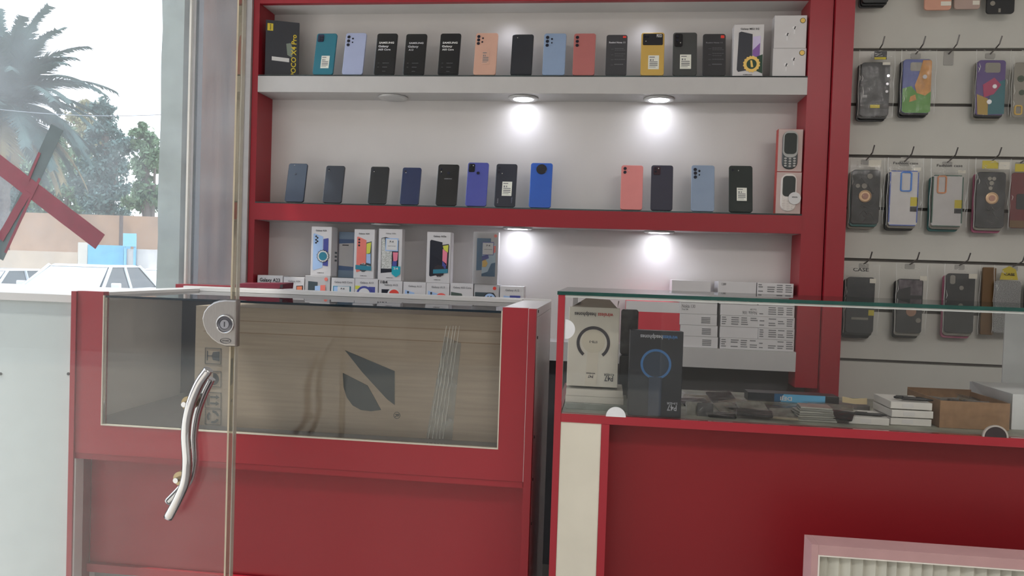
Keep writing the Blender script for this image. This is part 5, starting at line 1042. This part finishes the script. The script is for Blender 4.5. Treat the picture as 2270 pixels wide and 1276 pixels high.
# lock body
SUBP = []
def DP(pts, Y): return [XZ(x, y, Y) for x, y in pts]
Yl = YDr-.02
out = [(525, 664), (522, 767), (505, 768), (492, 766)]
for k in range(13):
    a = radians(100+k*(165/12)); out.append((496+49*cos(a)*1.0, 716+51*sin(a)))
out = [(525, 664), (523, 768), (500, 768), (484, 763), (469, 752), (457, 738), (450, 722), (447, 706), (451, 690), (460, 678), (473, 669), (487, 664.5), (500, 663)]
lk = thing('door_lock', 'half-round brushed steel lock on the glass door edge', 'lock', U(490, 716, Yl)); SUBP.append(lk)
p_ = DP(out, Yl); cx_ = sum(p[0] for p in p_)/len(p_); cz_ = sum(p[1] for p in p_)/len(p_)
def shr(k): return [(cx_+(x-cx_)*k, cz_+(z-cz_)*k) for x, z in p_]
m = MB().loft([[(x, y, z) for x, z in shr(k)] for k, y in ((.90, Yl), (.96, Yl+.0008), (1.0, Yl+.004), (1.0, YDr-.0062))])
m.build('lock_case', STEEL, lk, world=True)
kx, kz = XZ(500, 718, Yl)
MB().turn([(.0175, .0005), (.0175, -.003), (.0155, -.005), (.0145, -.003), (.0140, -.002)], (kx, Yl, kz), 36, axis='y').build('cylinder_collar', CHROME, lk, world=True, smooth=True)
cy = MB().turn([(.0135, 0), (.0135, -.0035), (.0095, -.0042), (.009, -.003), (0, -.003)], (kx, Yl, kz), 36, axis='y').build('key_cylinder', M('lock_dark_steel', (.14, .14, .16), .25, .8), lk, world=True)
MB().disc(kx, kz, .0085, Yl-.0042, Yl-.0031, 28).build('cylinder_plug', M('plug_steel', (.40, .40, .44), .25, .8), lk, world=True)
MB().box(kx-.0009, kx+.0009, Yl-.0046, Yl-.0043, kz-.0045, kz+.0045).build('keyhole', INK, lk, world=True)
ex, ez = XZ(500, 755, Yl)
MB().ringp(ex, ez, .0001, .0001, Yl-.001, Yl)
m = MB()
for k in range(28):
    a, b = 2*pi*k/28, 2*pi*(k+1)/28
    m.prism([(ex+.0095*cos(a), ez+.0042*sin(a)), (ex+.0105*cos(a), ez+.005*sin(a)), (ex+.0105*cos(b), ez+.005*sin(b)), (ex+.0095*cos(b), ez+.0042*sin(b))], Yl-.0010, Yl-.0001)
m.build('maker_badge', M('badge_dark', (.08, .08, .085), .4), lk, world=True); text('LOCKER', .0042, MATS['badge_dark'], lk, ex, ez, y=Yl-.0006, width=.013, world=True)
# handles
def smooth_path(pts, Ys, n=8):
    P = [U(x, y, Y_) for (x, y), Y_ in zip(pts, Ys)]; out = []
    P2_ = [P[0]*2-P[1]]+P+[P[-1]*2-P[-2]]
    for i in range(1, len(P2_)-2):
        for k in range(n):
            t = k/n; a, b, c, d = P2_[i-1:i+3]
            out.append(.5*((2*b)+(-a+c)*t+(2*a-5*b+4*c-d)*t*t+(-a+3*b-3*c+d)*t**3))
    out.append(P[-1]); return out
hd = thing('door_handle', 'curved chrome pull handle on the glass door', 'handle', U(410, 980, YDr-.03)); SUBP.append(hd)
Yh = YDr-.024
pts = smooth_path([(463, 818), (440, 852), (420, 905), (412, 960), (415, 1020), (411, 1065), (395, 1105), (373, 1147)], [Yh]*8)
MB().tube(pts, .0088, 20).build('front_grip', CHROME, hd, world=True, smooth=True)
Yh2 = YDr+.024
pts = smooth_path([(468, 838), (452, 870), (436, 915), (428, 965), (429, 1020), (420, 1060), (400, 1085), (374, 1112)], [Yh2]*8)
MB().tube(pts, .0088, 20).build('rear_grip', CHROME, hd, world=True, smooth=True)
for (x, y) in ((421, 892), (403, 1058)):
    p = U(x, y, YDr)
    MB().tube([(p.x, YDr-.022, p.z), (p.x, YDr-.0055, p.z)], .005, 12).build('standoff', CHROME, hd, world=True)
    MB().tube([(p.x+.003, YDr+.0055, p.z), (p.x+.003, YDr+.022, p.z)], .005, 12).build('standoff', CHROME, hd, world=True)
    for s in (-1, 1): MB().turn([(.013, 0), (.013, s*.002), (0, s*.002)], (p.x, YDr+s*.0053, p.z), 20, axis='y').build('rosette', M('brass_washer', (.45, .36, .22), .35, .7), hd, world=True)
for q in SUBP:
    del q['category']; q.location = q.location-dr.location; q.parent = dr
